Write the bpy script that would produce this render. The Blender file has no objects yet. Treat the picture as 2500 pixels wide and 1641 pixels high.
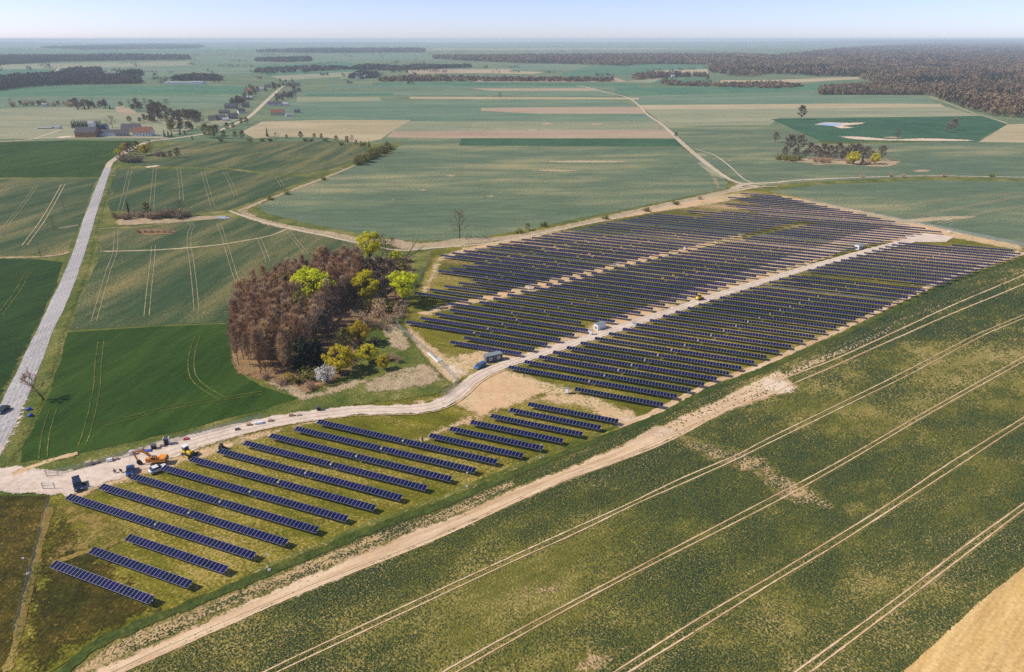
import bpy, bmesh, math, random
import numpy as np
from mathutils import Vector, Matrix

# ---------------------------------------------------------------- camera, sky, sun, exposure
scene = bpy.context.scene
CAM_H = 102.0                      # drone height above the fields, metres
F_PX, HORIZON = 1668.0, 95.0       # focal length and horizon line measured on the 2500 x 1641 photograph
PITCH = math.atan((820.5 - HORIZON) / F_PX)
cam_data = bpy.data.cameras.new('camera')
cam_data.sensor_width = 36.0
cam_data.lens = F_PX * 36.0 / 2500.0
cam_data.clip_start = 1.0
cam_data.clip_end = 120000.0
cam = bpy.data.objects.new('camera', cam_data)
scene.collection.objects.link(cam)
cam.location = (0, 0, CAM_H)
cam.rotation_euler = (math.pi / 2 - PITCH, 0, 0)
scene.camera = cam

SUN_EL, SHADOW_AZ = math.radians(43), math.radians(86)   # shadows fall to the right
sdir = Vector((math.sin(SHADOW_AZ) * math.cos(SUN_EL), math.cos(SHADOW_AZ) * math.cos(SUN_EL), -math.sin(SUN_EL)))
sun_data = bpy.data.lights.new('sun', 'SUN')
sun_data.energy = 3.8
sun_data.angle = math.radians(0.5)
sun_data.color = (1.0, 0.91, 0.77)
sun = bpy.data.objects.new('sun', sun_data)
scene.collection.objects.link(sun)
sun.rotation_euler = sdir.to_track_quat('-Z', 'Y').to_euler()
sun.location = (-300, 0, 400)

world = bpy.data.worlds.new('World')
scene.world = world
world.use_nodes = True
wn = world.node_tree
bg = wn.nodes['Background']
sky = wn.nodes.new('ShaderNodeTexSky')
sky.sky_type = 'NISHITA'
sky.sun_disc = False
sky.sun_elevation = SUN_EL
sky.sun_rotation = math.atan2(-sdir.x, -sdir.y)
sky.altitude = 0
sky.air_density = 0.55
sky.dust_density = 0.42
sky.ozone_density = 3.5
bg.inputs['Strength'].default_value = 0.145
tint = wn.nodes.new('ShaderNodeMix'); tint.data_type = 'RGBA'; tint.blend_type = 'MULTIPLY'   # milky spring sky
tint.inputs[0].default_value = 1.0; tint.inputs[7].default_value = (1.02, 0.875, 0.93, 1)
wn.links.new(sky.outputs['Color'], tint.inputs[6]); wn.links.new(tint.outputs[2], bg.inputs['Color'])

scene.view_settings.view_transform = 'Standard'
scene.view_settings.look = 'None'
scene.view_settings.exposure = 0.38
scene.view_settings.gamma = 1.0
scene.view_settings.use_curve_mapping = False
scene.render.engine = 'CYCLES'
scene.cycles.max_bounces = 5
scene.cycles.diffuse_bounces = 2
scene.cycles.glossy_bounces = 2
scene.cycles.transparent_max_bounces = 24
scene.cycles.volume_bounces = 2
scene.cycles.use_denoising = False

# ---------------------------------------------------------------- helpers
COL = scene.collection
RND = random.Random(7)
SP, CP = math.sin(PITCH), math.cos(PITCH)

def G(px, py, z=0.0):
    """Ground (or height z) point of the place surveyed at a photograph pixel."""
    x, y = px - 1250.0, 820.5 - py
    d = (x, F_PX * CP + y * SP, -F_PX * SP + y * CP)
    t = (z - CAM_H) / d[2]
    return Vector((d[0] * t, d[1] * t, z))

def tag(o, label=None, cat=None, group=None, kind=None):
    if label: o['label'] = label
    if cat: o['category'] = cat
    if group: o['group'] = group
    if kind: o['kind'] = kind
    return o

def link(name, me, mat=None, parent=None):
    o = bpy.data.objects.new(name, me)
    COL.objects.link(o)
    if mat is not None and me is not None and len(me.materials) == 0:
        for m in (mat if isinstance(mat, (list, tuple)) else [mat]):
            me.materials.append(m)
    if parent is not None:
        o.parent = parent
    return o

def empty(name, loc=(0, 0, 0), rz=0.0):
    o = bpy.data.objects.new(name, None)
    o.empty_display_size = 0.5
    o.location = loc
    o.rotation_euler = (0, 0, rz)
    COL.objects.link(o)
    return o

def copy_tree(o, parent=None):
    c = o.copy()
    COL.objects.link(c)
    if parent is not None:
        c.parent = parent
    for ch in o.children:
        copy_tree(ch, c)
    return c

def mesh(name, verts, faces, smooth=False, mats=None):
    me = bpy.data.meshes.new(name)
    me.from_pydata([tuple(v) for v in verts], [], faces)
    if smooth:
        me.polygons.foreach_set('use_smooth', [True] * len(me.polygons))
    if mats is not None:
        me.polygons.foreach_set('material_index', mats)
    me.update()
    return me

def fast_mesh(name, verts, tris):
    """numpy verts (n,3) and triangles (m,3)"""
    me = bpy.data.meshes.new(name)
    me.vertices.add(len(verts)); me.vertices.foreach_set('co', np.asarray(verts, np.float32).ravel())
    me.loops.add(len(tris) * 3); me.loops.foreach_set('vertex_index', np.asarray(tris, np.int32).ravel())
    me.polygons.add(len(tris))
    me.polygons.foreach_set('loop_start', np.arange(0, len(tris) * 3, 3, dtype=np.int32))
    me.polygons.foreach_set('loop_total', np.full(len(tris), 3, np.int32))
    me.update(); me.validate()
    return me

class MB:
    """collects shapes into one mesh (one part)"""
    def __init__(s): s.v, s.f, s.m = [], [], []
    def add(s, vs, fs, mi=0):
        b = len(s.v)
        s.v += [tuple(v) for v in vs]
        s.f += [tuple(b + i for i in f) for f in fs]
        s.m += [mi] * len(fs)
        return s
    def box(s, x0, x1, y0, y1, z0, z1, mi=0, taper=0.0):
        t = taper
        vs = [(x0, y0, z0), (x1, y0, z0), (x1, y1, z0), (x0, y1, z0),
              (x0 + t, y0 + t, z1), (x1 - t, y0 + t, z1), (x1 - t, y1 - t, z1), (x0 + t, y1 - t, z1)]
        return s.add(vs, [(3, 2, 1, 0), (4, 5, 6, 7), (0, 1, 5, 4), (1, 2, 6, 5), (2, 3, 7, 6), (3, 0, 4, 7)], mi)
    def bev(s, x0, x1, y0, y1, z0, z1, b=0.06, mi=0):
        """box with chamfered vertical and top edges"""
        def ring(i, z): return [(x0 + b + i, y0 + i, z), (x1 - b - i, y0 + i, z), (x1 - i, y0 + b + i, z), (x1 - i, y1 - b - i, z),
                                (x1 - b - i, y1 - i, z), (x0 + b + i, y1 - i, z), (x0 + i, y1 - b - i, z), (x0 + i, y0 + b + i, z)]
        vs = ring(0, z0) + ring(0, z1 - b) + ring(b * .7, z1)
        fs = [tuple(range(7, -1, -1)), tuple(range(16, 24))]
        for k in (0, 8):
            fs += [(k + i, k + (i + 1) % 8, k + 8 + (i + 1) % 8, k + 8 + i) for i in range(8)]
        return s.add(vs, fs, mi)
    def tube(s, p0, p1, r0, r1=None, n=6, mi=0, caps=True):
        r1 = r0 if r1 is None else r1
        p0, p1 = Vector(p0), Vector(p1)
        d = (p1 - p0)
        if d.length < 1e-6: return s
        d.normalize()
        a = d.orthogonal().normalized(); b = d.cross(a)
        vs = []
        for p, r in ((p0, r0), (p1, r1)):
            for i in range(n):
                t = 2 * math.pi * i / n
                vs.append(p + a * (r * math.cos(t)) + b * (r * math.sin(t)))
        fs = [(i, (i + 1) % n, n + (i + 1) % n, n + i) for i in range(n)]
        if caps: fs += [tuple(range(n - 1, -1, -1)), tuple(range(n, 2 * n))]
        return s.add(vs, fs, mi)
    def prism(s, pts, y0, y1, mi=0):
        """profile pts in (x,z), extruded along y"""
        n = len(pts)
        vs = [(x, y0, z) for x, z in pts] + [(x, y1, z) for x, z in pts]
        fs = [tuple(range(n)), tuple(range(2 * n - 1, n - 1, -1))]
        fs += [(i + 0, n + i, n + (i + 1) % n, (i + 1) % n) for i in range(n)]
        return s.add(vs, fs, mi)
    def build(s, name, mat, parent=None, smooth=False):
        me = mesh(name, s.v, s.f, smooth)
        o = link(name, me, mat, parent)
        me.polygons.foreach_set('material_index', s.m)
        return o

# ---------------------------------------------------------------- materials
def new_mat(name):
    m = bpy.data.materials.new(name); m.use_nodes = True
    nt = m.node_tree
    return m, nt, nt.nodes['Principled BSDF']

def N(nt, typ, **kw):
    n = nt.nodes.new(typ)
    for k, v in kw.items():
        if k in n.inputs: n.inputs[k].default_value = v
        else: setattr(n, k, v)
    return n

def mixc(nt, a, b, fac):
    n = nt.nodes.new('ShaderNodeMix'); n.data_type = 'RGBA'
    for idx, v in ((6, a), (7, b)):
        if isinstance(v, (tuple, list)): n.inputs[idx].default_value = (*v, 1)
        else: nt.links.new(v, n.inputs[idx])
    if isinstance(fac, (int, float)): n.inputs[0].default_value = fac
    else: nt.links.new(fac, n.inputs[0])
    return n.outputs[2]

def math_n(nt, op, a, b=None, clamp=False):
    n = nt.nodes.new('ShaderNodeMath'); n.operation = op; n.use_clamp = clamp
    for i, v in enumerate((a, b)):
        if v is None: continue
        if isinstance(v, (int, float)): n.inputs[i].default_value = v
        else: nt.links.new(v, n.inputs[i])
    return n.outputs[0]

def noise(nt, vec, scale, detail=2.0, rough=0.55, dist=0.0):
    n = N(nt, 'ShaderNodeTexNoise', Scale=scale, Detail=detail, Roughness=rough, Distortion=dist)
    nt.links.new(vec, n.inputs['Vector'])
    return n.outputs['Fac']

def ramp(nt, v, lo, hi):
    n = N(nt, 'ShaderNodeMapRange'); n.interpolation_type = 'SMOOTHSTEP'
    n.inputs['From Min'].default_value = lo; n.inputs['From Max'].default_value = hi
    nt.links.new(v, n.inputs['Value'])
    return n.outputs['Result']

def ground_mat(name, a, b, soil=None, cover=0.62, soft=0.08, fine=1.0, mid=0.12, patch=0.012,
               pamp=0.5, mamp=0.35, bump=0.5, bdist=0.3, stretch=None, rough=0.95, grain=0.18, soft_edge=False):
    """a/b: two vegetation (or soil) tones; soil: what shows through where the cover is thin.
    stretch=(angle, factor): streaks run along the angle (sowing direction)."""
    m, nt, p = new_mat(name)
    geo = N(nt, 'ShaderNodeNewGeometry'); vec = geo.outputs['Position']
    svec = vec
    if stretch:
        mp = N(nt, 'ShaderNodeMapping'); mp.vector_type = 'POINT'
        mp.inputs['Rotation'].default_value = (0, 0, -stretch[0])
        mp.inputs['Scale'].default_value = (1.0 / stretch[1], 1.0, 1.0)
        # rotate first, then scale: Mapping scales before rotating, so use two nodes
        r = N(nt, 'ShaderNodeVectorRotate'); r.rotation_type = 'Z_AXIS'
        r.inputs['Angle'].default_value = -stretch[0]
        nt.links.new(vec, r.inputs['Vector'])
        sc = N(nt, 'ShaderNodeVectorMath'); sc.operation = 'MULTIPLY'
        sc.inputs[1].default_value = (1.0 / stretch[1], 1.0, 1.0)
        nt.links.new(r.outputs[0], sc.inputs[0]); svec = sc.outputs[0]
        nt.nodes.remove(mp)
    nf = noise(nt, vec, fine, 3.0, 0.65)
    nm = noise(nt, svec, mid, 3.0, 0.6)
    np_ = noise(nt, svec, patch, 3.0, 0.6, 0.3)
    c = mixc(nt, a, b, ramp(nt, math_n(nt, 'ADD', math_n(nt, 'MULTIPLY', nm, 0.55), math_n(nt, 'MULTIPLY', np_, 0.45)), 0.38, 0.62))
    # light and dark grain of single plants
    ng = noise(nt, svec, fine * 0.22, 2.0, 0.6)
    gr = math_n(nt, 'ADD', math_n(nt, 'ADD', math_n(nt, 'MULTIPLY', math_n(nt, 'SUBTRACT', nf, 0.5), grain * 7), math_n(nt, 'MULTIPLY', math_n(nt, 'SUBTRACT', ng, 0.5), grain * 4)), 1.0)
    hsv = N(nt, 'ShaderNodeHueSaturation'); nt.links.new(c, hsv.inputs['Color']); nt.links.new(gr, hsv.inputs['Value'])
    c = hsv.outputs['Color']
    if soil:
        v = math_n(nt, 'ADD', nf, math_n(nt, 'ADD', math_n(nt, 'MULTIPLY', math_n(nt, 'SUBTRACT', np_, 0.5), pamp),
                                         math_n(nt, 'MULTIPLY', math_n(nt, 'SUBTRACT', nm, 0.5), mamp)))
        c = mixc(nt, c, soil, ramp(nt, v, cover - soft, cover + soft))
    nt.links.new(c, p.inputs['Base Color'])
    p.inputs['Roughness'].default_value = rough
    p.inputs['Specular IOR Level'].default_value = 0.1
    if bump:
        bn = N(nt, 'ShaderNodeBump', Strength=bump, Distance=bdist)
        nt.links.new(nf, bn.inputs['Height']); nt.links.new(bn.outputs[0], p.inputs['Normal'])
    if soft_edge:                        # ragged, thinning border: 'edge' is the distance to the outline in edge widths
        at = N(nt, 'ShaderNodeAttribute'); at.attribute_name = 'edge'
        e1 = noise(nt, vec, 0.3, 3.0, 0.6); e2 = noise(nt, vec, 1.9, 2.0, 0.6)
        v = math_n(nt, 'ADD', at.outputs['Fac'], math_n(nt, 'ADD', math_n(nt, 'MULTIPLY', math_n(nt, 'SUBTRACT', e1, 0.5), 1.9), math_n(nt, 'MULTIPLY', math_n(nt, 'SUBTRACT', e2, 0.5), 1.3)))
        tr = N(nt, 'ShaderNodeBsdfTransparent'); mx = N(nt, 'ShaderNodeMixShader')
        nt.links.new(ramp(nt, v, 0.12, 0.5), mx.inputs[0]); nt.links.new(tr.outputs[0], mx.inputs[1]); nt.links.new(p.outputs[0], mx.inputs[2])
        nt.links.new(mx.outputs[0], nt.nodes['Material Output'].inputs['Surface'])
    return m

def plain(name, col, rough=0.6, metal=0.0, var=0.12, scale=3.0, spec=0.4):
    m, nt, p = new_mat(name)
    tc = N(nt, 'ShaderNodeTexCoord')
    nz = noise(nt, tc.outputs['Object'], scale, 3.0, 0.6)
    c = mixc(nt, tuple(max(0, x * (1 - var)) for x in col), tuple(min(1, x * (1 + var)) for x in col), ramp(nt, nz, 0.3, 0.7))
    nt.links.new(c, p.inputs['Base Color'])
    p.inputs['Roughness'].default_value = rough; p.inputs['Metallic'].default_value = metal
    p.inputs['Specular IOR Level'].default_value = spec
    return m

def leaf_mat(name, a, b, scale=0.6, trans=0.25, obj_var=0.25):
    m, nt, p = new_mat(name)
    tc = N(nt, 'ShaderNodeTexCoord'); oi = N(nt, 'ShaderNodeObjectInfo')
    nz = noise(nt, tc.outputs['Object'], scale, 2.0, 0.6)
    c = mixc(nt, a, b, ramp(nt, nz, 0.32, 0.68))
    hsv = N(nt, 'ShaderNodeHueSaturation')
    val = math_n(nt, 'ADD', math_n(nt, 'MULTIPLY', oi.outputs['Random'], obj_var * 2), 1 - obj_var)
    hue = math_n(nt, 'ADD', math_n(nt, 'MULTIPLY', oi.outputs['Random'], 0.03), 0.485)
    nt.links.new(c, hsv.inputs['Color']); nt.links.new(val, hsv.inputs['Value']); nt.links.new(hue, hsv.inputs['Hue'])
    nt.links.new(hsv.outputs[0], p.inputs['Base Color'])
    p.inputs['Roughness'].default_value = 0.8; p.inputs['Specular IOR Level'].default_value = 0.15
    if trans:
        t = N(nt, 'ShaderNodeBsdfTranslucent'); nt.links.new(hsv.outputs[0], t.inputs['Color'])
        mx = N(nt, 'ShaderNodeMixShader'); mx.inputs[0].default_value = trans
        nt.links.new(p.outputs[0], mx.inputs[1]); nt.links.new(t.outputs[0], mx.inputs[2])
        nt.links.new(mx.outputs[0], nt.nodes['Material Output'].inputs['Surface'])
    return m

ROW_AZ = math.radians(111.6)
U = Vector((math.sin(ROW_AZ), math.cos(ROW_AZ), 0)); NV = Vector((-U.y, U.x, 0))
ROW_RZ = math.atan2(U.y, U.x)
TRAM = math.radians(33)          # sowing direction of the near field (see tramlines), refined below
a_, b_ = G(1250, 1357), G(2242, 891); TRAM = math.atan2(b_.y - a_.y, b_.x - a_.x)

GM = {}
def gm(key, *a, **k):
    GM[key] = (a, k)
    M[key] = ground_mat(*a, **k)
def soft(key):
    if key not in GM: return M[key]
    if key + '~' not in M:
        a, k = GM[key]; M[key + '~'] = ground_mat(a[0] + '_ragged', *a[1:], soft_edge=True, **k)
    return M[key + '~']
M = {}
gm('ground', 'open_country', (0.1, 0.15, 0.075), (0.165, 0.2, 0.1), (0.32, 0.27, 0.15), cover=0.74, fine=0.25, mid=0.012, patch=0.0022, bump=0.1)
gm('verge', 'verge_grass', (0.075, 0.105, 0.018), (0.16, 0.165, 0.035), (0.4, 0.31, 0.14), cover=0.66, fine=1.6, mid=0.1, patch=0.03, grain=0.2)
gm('rape', 'young_rape_crop', (0.14, 0.14, 0.026), (0.23, 0.205, 0.04), (0.46, 0.34, 0.15), cover=0.6, soft=0.12, fine=2.2, mid=0.13, patch=0.018,
                       pamp=0.55, mamp=0.45, bump=0.9, bdist=0.5, stretch=(TRAM, 2.2), grain=0.2)
gm('rape_thin', 'thin_rape_crop', (0.06, 0.085, 0.025), (0.12, 0.125, 0.035), (0.52, 0.36, 0.18), cover=0.45, soft=0.07, fine=2.0, mid=0.35, patch=0.02,
                            pamp=0.4, mamp=0.75, bump=0.8, bdist=0.4, stretch=(TRAM, 7.0))
gm('sand', 'sandy_track', (0.5, 0.335, 0.185), (0.72, 0.545, 0.35), (0.26, 0.22, 0.08), cover=0.68, fine=1.4, mid=0.55, patch=0.03, bump=0.25, bdist=0.1, grain=0.1, stretch=(TRAM, 9.0))
gm('sand_pale', 'pale_sand', (0.6, 0.46, 0.31), (0.7, 0.57, 0.41), None, fine=1.0, mid=0.15, bump=0.2, bdist=0.1, grain=0.08)
gm('site_soil', 'building_site_soil', (0.6, 0.4, 0.22), (0.7, 0.51, 0.31), (0.22, 0.2, 0.05), cover=0.56, fine=1.2, mid=0.1, patch=0.03, bump=0.3, bdist=0.15, grain=0.12, soft=0.12)
gm('site_grass', 'site_grass', (0.115, 0.118, 0.01), (0.205, 0.175, 0.018), (0.4, 0.3, 0.1), cover=0.62, soft=0.1, fine=1.6, mid=0.13, patch=0.03, pamp=0.7, mamp=0.4, bump=0.6, stretch=(ROW_RZ, 2.5), grain=0.26)
gm('olive_grass', 'rough_olive_grass', (0.036, 0.038, 0.006), (0.095, 0.072, 0.01), (0.26, 0.17, 0.04), cover=0.66, fine=1.5, mid=0.15, patch=0.04, bump=0.8, bdist=0.5, grain=0.3)
gm('winter_wheat', 'winter_wheat', (0.022, 0.056, 0.006), (0.042, 0.082, 0.011), (0.14, 0.14, 0.03), cover=0.78, fine=2.0, mid=0.1, patch=0.02, bump=0.35, stretch=(math.radians(78), 5.0), grain=0.2)
gm('wheat_dark', 'dark_wheat', (0.015, 0.042, 0.008), (0.028, 0.062, 0.012), (0.13, 0.12, 0.03), cover=0.80, fine=1.0, mid=0.1, patch=0.02, bump=0.35, stretch=(math.radians(70), 5.0), grain=0.2)
gm('wheat_left', 'wheat_by_the_road', (0.042, 0.076, 0.03), (0.088, 0.115, 0.045), (0.3, 0.225, 0.085), cover=0.6, fine=1.5, mid=0.08, patch=0.02, bump=0.3, stretch=(math.radians(82), 6.0), grain=0.2)
gm('cereal', 'blue_green_cereal', (0.1, 0.145, 0.085), (0.145, 0.185, 0.1), (0.36, 0.31, 0.15), cover=0.66, soft=0.14, fine=0.8, mid=0.04, patch=0.013, pamp=0.9, mamp=0.6, bump=0.2, stretch=(math.radians(4), 3.2), grain=0.18)
gm('cereal_dark', 'dark_cereal', (0.03, 0.09, 0.045), (0.05, 0.12, 0.06), (0.2, 0.2, 0.09), cover=0.84, fine=0.4, mid=0.03, patch=0.006, bump=0.2, grain=0.12)
gm('cereal_mid', 'mid_cereal', (0.11, 0.18, 0.11), (0.165, 0.22, 0.13), (0.3, 0.27, 0.15), cover=0.7, fine=0.3, mid=0.02, patch=0.005, bump=0.1, stretch=(0.03, 4.0), grain=0.16)
gm('emerald', 'emerald_crop', (0.06, 0.155, 0.085), (0.095, 0.19, 0.1), None, fine=0.2, mid=0.01, patch=0.003, bump=0.1, grain=0.18)
gm('pasture', 'pale_pasture', (0.22, 0.24, 0.14), (0.3, 0.295, 0.175), (0.38, 0.32, 0.19), cover=0.72, fine=0.25, mid=0.02, patch=0.006, bump=0.1, stretch=(0.02, 4.0), grain=0.14)
gm('straw', 'pale_straw_field', (0.36, 0.3, 0.17), (0.45, 0.37, 0.22), (0.2, 0.22, 0.1), cover=0.70, fine=0.25, mid=0.02, patch=0.006, bump=0.1, stretch=(0.02, 4.0), grain=0.12)
gm('pink_soil', 'bare_reddish_soil', (0.34, 0.245, 0.165), (0.42, 0.32, 0.21), (0.25, 0.26, 0.12), cover=0.64, fine=0.25, mid=0.02, patch=0.006, bump=0.1, stretch=(0.02, 5.0), grain=0.12)
gm('stubble', 'tan_stubble', (0.56, 0.36, 0.13), (0.68, 0.47, 0.2), None, fine=1.4, mid=1.3, patch=0.05, bump=0.4, bdist=0.15, stretch=(math.radians(40), 14.0), grain=0.14)
gm('site_mix', 'grass_and_soil_between_rows', (0.085, 0.09, 0.012), (0.16, 0.14, 0.025), (0.5, 0.33, 0.18), cover=0.6, soft=0.12, fine=1.2, mid=0.09, patch=0.02, pamp=0.9, mamp=0.5, bump=0.5, stretch=(ROW_RZ, 6.0), grain=0.2)
gm('dry_site', 'yellowed_site_grass', (.30, .20, .05), (.42, .30, .10), (.12, .11, .014), cover=0.52, soft=0.14, fine=1.3, mid=0.12, patch=0.03, pamp=0.8, mamp=0.5, bump=0.7, stretch=(ROW_RZ, 2.5), grain=0.24)
gm('road_worn', 'tyre_polished_road', (.42, .40, .385), (.54, .515, .49), (.30, .285, .275), cover=0.56, soft=0.15, fine=0.9, mid=0.25, patch=0.05, bump=0.1, bdist=0.05, stretch=(math.radians(72), 8.0), grain=0.1)
gm('dry_grass', 'dry_reed_grass', (0.4, 0.3, 0.18), (0.55, 0.43, 0.27), (0.17, 0.15, 0.05), cover=0.60, soft=0.12, fine=1.3, mid=0.12, patch=0.04, bump=0.9, bdist=0.6, grain=0.26)
gm('leaf_litter', 'leaf_litter', (0.2, 0.12, 0.055), (0.32, 0.2, 0.1), (0.14, 0.13, 0.04), cover=0.66, fine=0.8, mid=0.15, bump=0.8, grain=0.24)
gm('ditch', 'ditch_grass', (0.045, 0.07, 0.014), (0.09, 0.11, 0.02), (0.14, 0.12, 0.05), cover=0.72, fine=1.0, mid=0.2, bump=0.9, bdist=0.5, grain=0.2)
gm('gravel', 'gravel_drive', (0.58, 0.47, 0.37), (0.68, 0.57, 0.46), (0.44, 0.32, 0.19), cover=0.66, fine=0.9, mid=0.15, patch=0.03, bump=0.25, bdist=0.1, grain=0.12)
gm('road', 'worn_chip_road', (0.3, 0.285, 0.275), (0.46, 0.435, 0.415), None, fine=1.2, mid=0.5, patch=0.03, bump=0.15, bdist=0.05, stretch=(math.radians(72), 10.0), grain=0.14)
gm('farm_path', 'farm_path', (0.44, 0.36, 0.25), (0.54, 0.45, 0.32), (0.24, 0.25, 0.10), cover=0.68, fine=0.4, mid=0.06, patch=0.02, bump=0.2, grain=0.06)
M['concrete'] = plain('concrete', (0.45, 0.42, 0.38), 0.9)
M['white_metal'] = plain('white_metal', (0.75, 0.76, 0.78), 0.4, 0.0, 0.06)
M['grey_metal'] = plain('galvanised_steel', (0.42, 0.44, 0.46), 0.45, 0.6, 0.15)
M['frame'] = plain('panel_frame', (0.42, 0.43, 0.50), 0.35, 0.3, 0.05)
M['dark_grey'] = plain('anthracite_paint', (0.07, 0.085, 0.10), 0.5, 0.0, 0.1)
M['roof_grey'] = plain('grey_roof_sheet', (0.20, 0.24, 0.25), 0.5, 0.0, 0.15)
M['black'] = plain('black_rubber', (0.02, 0.02, 0.022), 0.7, 0.0, 0.2)
M['glass'] = plain('dark_glass', (0.02, 0.03, 0.04), 0.08, 0.0, 0.1, spec=0.8)
M['orange'] = plain('orange_paint', (0.75, 0.26, 0.02), 0.45, 0.0, 0.12)
M['yellow'] = plain('yellow_paint', (0.80, 0.52, 0.03), 0.45, 0.0, 0.12)
M['car_blue'] = plain('dark_blue_paint', (0.02, 0.055, 0.20), 0.25, 0.3, 0.05, spec=0.7)
M['car_sky'] = plain('bright_blue_paint', (0.04, 0.16, 0.36), 0.25, 0.3, 0.05, spec=0.7)
M['car_navy'] = plain('navy_van_paint', (0.016, 0.026, 0.06), 0.25, 0.3, 0.05, spec=0.7)
M['car_green'] = plain('dark_green_paint', (0.012, 0.035, 0.035), 0.25, 0.3, 0.05, spec=0.7)
M['car_white'] = plain('white_car_paint', (0.7, 0.71, 0.72), 0.3, 0.0, 0.05, spec=0.6)
M['wood'] = plain('pallet_wood', (0.48, 0.34, 0.20), 0.85, 0.0, 0.25)
M['cardboard'] = plain('cardboard', (0.52, 0.40, 0.28), 0.9, 0.0, 0.12)
M['blue_plastic'] = plain('blue_plastic', (0.03, 0.10, 0.42), 0.5, 0.0, 0.1)
M['red_cloth'] = plain('red_cloth', (0.40, 0.04, 0.05), 0.9)
M['dark_cloth'] = plain('dark_cloth', (0.03, 0.03, 0.04), 0.9)
M['skin'] = plain('skin', (0.45, 0.26, 0.18), 0.7)
M['brick'] = plain('orange_brick', (0.42, 0.20, 0.10), 0.9)
M['white_wall'] = plain('white_plaster', (0.72, 0.72, 0.70), 0.9, 0.0, 0.06)
M['cream_wall'] = plain('cream_plaster', (0.60, 0.52, 0.38), 0.9, 0.0, 0.08)
M['grey_wall'] = plain('weathered_boards', (0.30, 0.28, 0.26), 0.9, 0.0, 0.15)
M['roof_dark'] = plain('dark_slate_roof', (0.06, 0.06, 0.075), 0.8, 0.0, 0.2)
M['roof_red'] = plain('red_brown_roof', (0.20, 0.075, 0.05), 0.8, 0.0, 0.2)
M['roof_asb'] = plain('grey_corrugated_roof', (0.34, 0.34, 0.35), 0.85, 0.0, 0.15)
M['bark'] = plain('bark', (0.10, 0.07, 0.045), 0.95, 0.0, 0.3, 2.0, 0.1)
M['bark_dark'] = plain('dark_bark', (0.045, 0.035, 0.028), 0.95, 0.0, 0.3, 2.0, 0.1)
M['twig'] = leaf_mat('budding_twigs', (0.46, 0.3, 0.175), (0.58, 0.42, 0.27), 0.3, 0.0)
M['twig_red'] = leaf_mat('reddish_twigs', (0.46, 0.275, 0.14), (0.57, 0.37, 0.205), 0.3, 0.0)
M['twig_grey'] = leaf_mat('bare_grey_twigs', (0.2, 0.15, 0.105), (0.3, 0.23, 0.16), 0.3, 0.0)
M['leaf_lime'] = leaf_mat('fresh_lime_leaves', (0.58, 0.58, 0.012), (0.76, 0.72, 0.035), 0.5, 0.4, 0.12)
M['leaf_yellow'] = leaf_mat('yellow_green_leaves', (0.54, 0.46, 0.02), (0.72, 0.6, 0.045), 0.5, 0.4, 0.12)
M['leaf_olive'] = leaf_mat('opening_olive_leaves', (0.16, 0.15, 0.03), (0.28, 0.25, 0.06), 0.5, 0.25, 0.2)
M['blossom'] = leaf_mat('white_blossom', (0.58, 0.56, 0.50), (0.75, 0.74, 0.70), 0.8, 0.2, 0.05)
M['needle'] = leaf_mat('dark_needles', (0.010, 0.022, 0.010), (0.022, 0.042, 0.018), 0.5, 0.0, 0.2)
M['water'] = plain('pond_water', (0.30, 0.36, 0.45), 0.08, 0.0, 0.02, spec=0.8)

def glass_mat():
    m, nt, p = new_mat('solar_cells')
    geo = N(nt, 'ShaderNodeNewGeometry'); oi = N(nt, 'ShaderNodeObjectInfo')
    nz = noise(nt, geo.outputs['Position'], 0.55, 1.0, 0.5)
    c = mixc(nt, (0.0015, 0.0035, 0.036), (0.006, 0.005, 0.050), ramp(nt, nz, 0.4, 0.62))
    hs = N(nt, 'ShaderNodeHueSaturation'); nt.links.new(c, hs.inputs['Color'])
    nt.links.new(math_n(nt, 'ADD', math_n(nt, 'MULTIPLY', oi.outputs['Random'], 0.7), 0.65), hs.inputs['Value'])
    nt.links.new(math_n(nt, 'ADD', math_n(nt, 'MULTIPLY', oi.outputs['Random'], 0.04), 0.475), hs.inputs['Hue'])
    nt.links.new(hs.outputs[0], p.inputs['Base Color'])
    p.inputs['Roughness'].default_value = 0.16
    p.inputs['Specular IOR Level'].default_value = 0.3
    return m
M['cells'] = glass_mat()

def mesh_wire_mat():
    m, nt, p = new_mat('fence_wire_mesh')
    p.inputs['Base Color'].default_value = (0.38, 0.42, 0.44, 1); p.inputs['Metallic'].default_value = 0.3; p.inputs['Roughness'].default_value = 0.5
    tr = N(nt, 'ShaderNodeBsdfTransparent'); mx = N(nt, 'ShaderNodeMixShader'); mx.inputs[0].default_value = 0.72
    tc = N(nt, 'ShaderNodeTexCoord')
    nz = noise(nt, tc.outputs['Object'], 0.4, 2.0)
    nt.links.new(math_n(nt, 'ADD', math_n(nt, 'MULTIPLY', nz, 0.2), 0.6), mx.inputs[0])
    nt.links.new(p.outputs[0], mx.inputs[1]); nt.links.new(tr.outputs[0], mx.inputs[2])
    nt.links.new(mx.outputs[0], nt.nodes['Material Output'].inputs['Surface'])
    return m
M['wire'] = mesh_wire_mat()

# ---------------------------------------------------------------- the setting: ground, fields, roads, tracks
def struct(name, me, mat):
    return tag(link(name, me, mat), kind='structure')

base = struct('ground', mesh('ground', [(-26000, -3000, 0), (26000, -3000, 0), (26000, 24000, 0), (-26000, 24000, 0)], [(0, 1, 2, 3)]), M['ground'])

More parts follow.
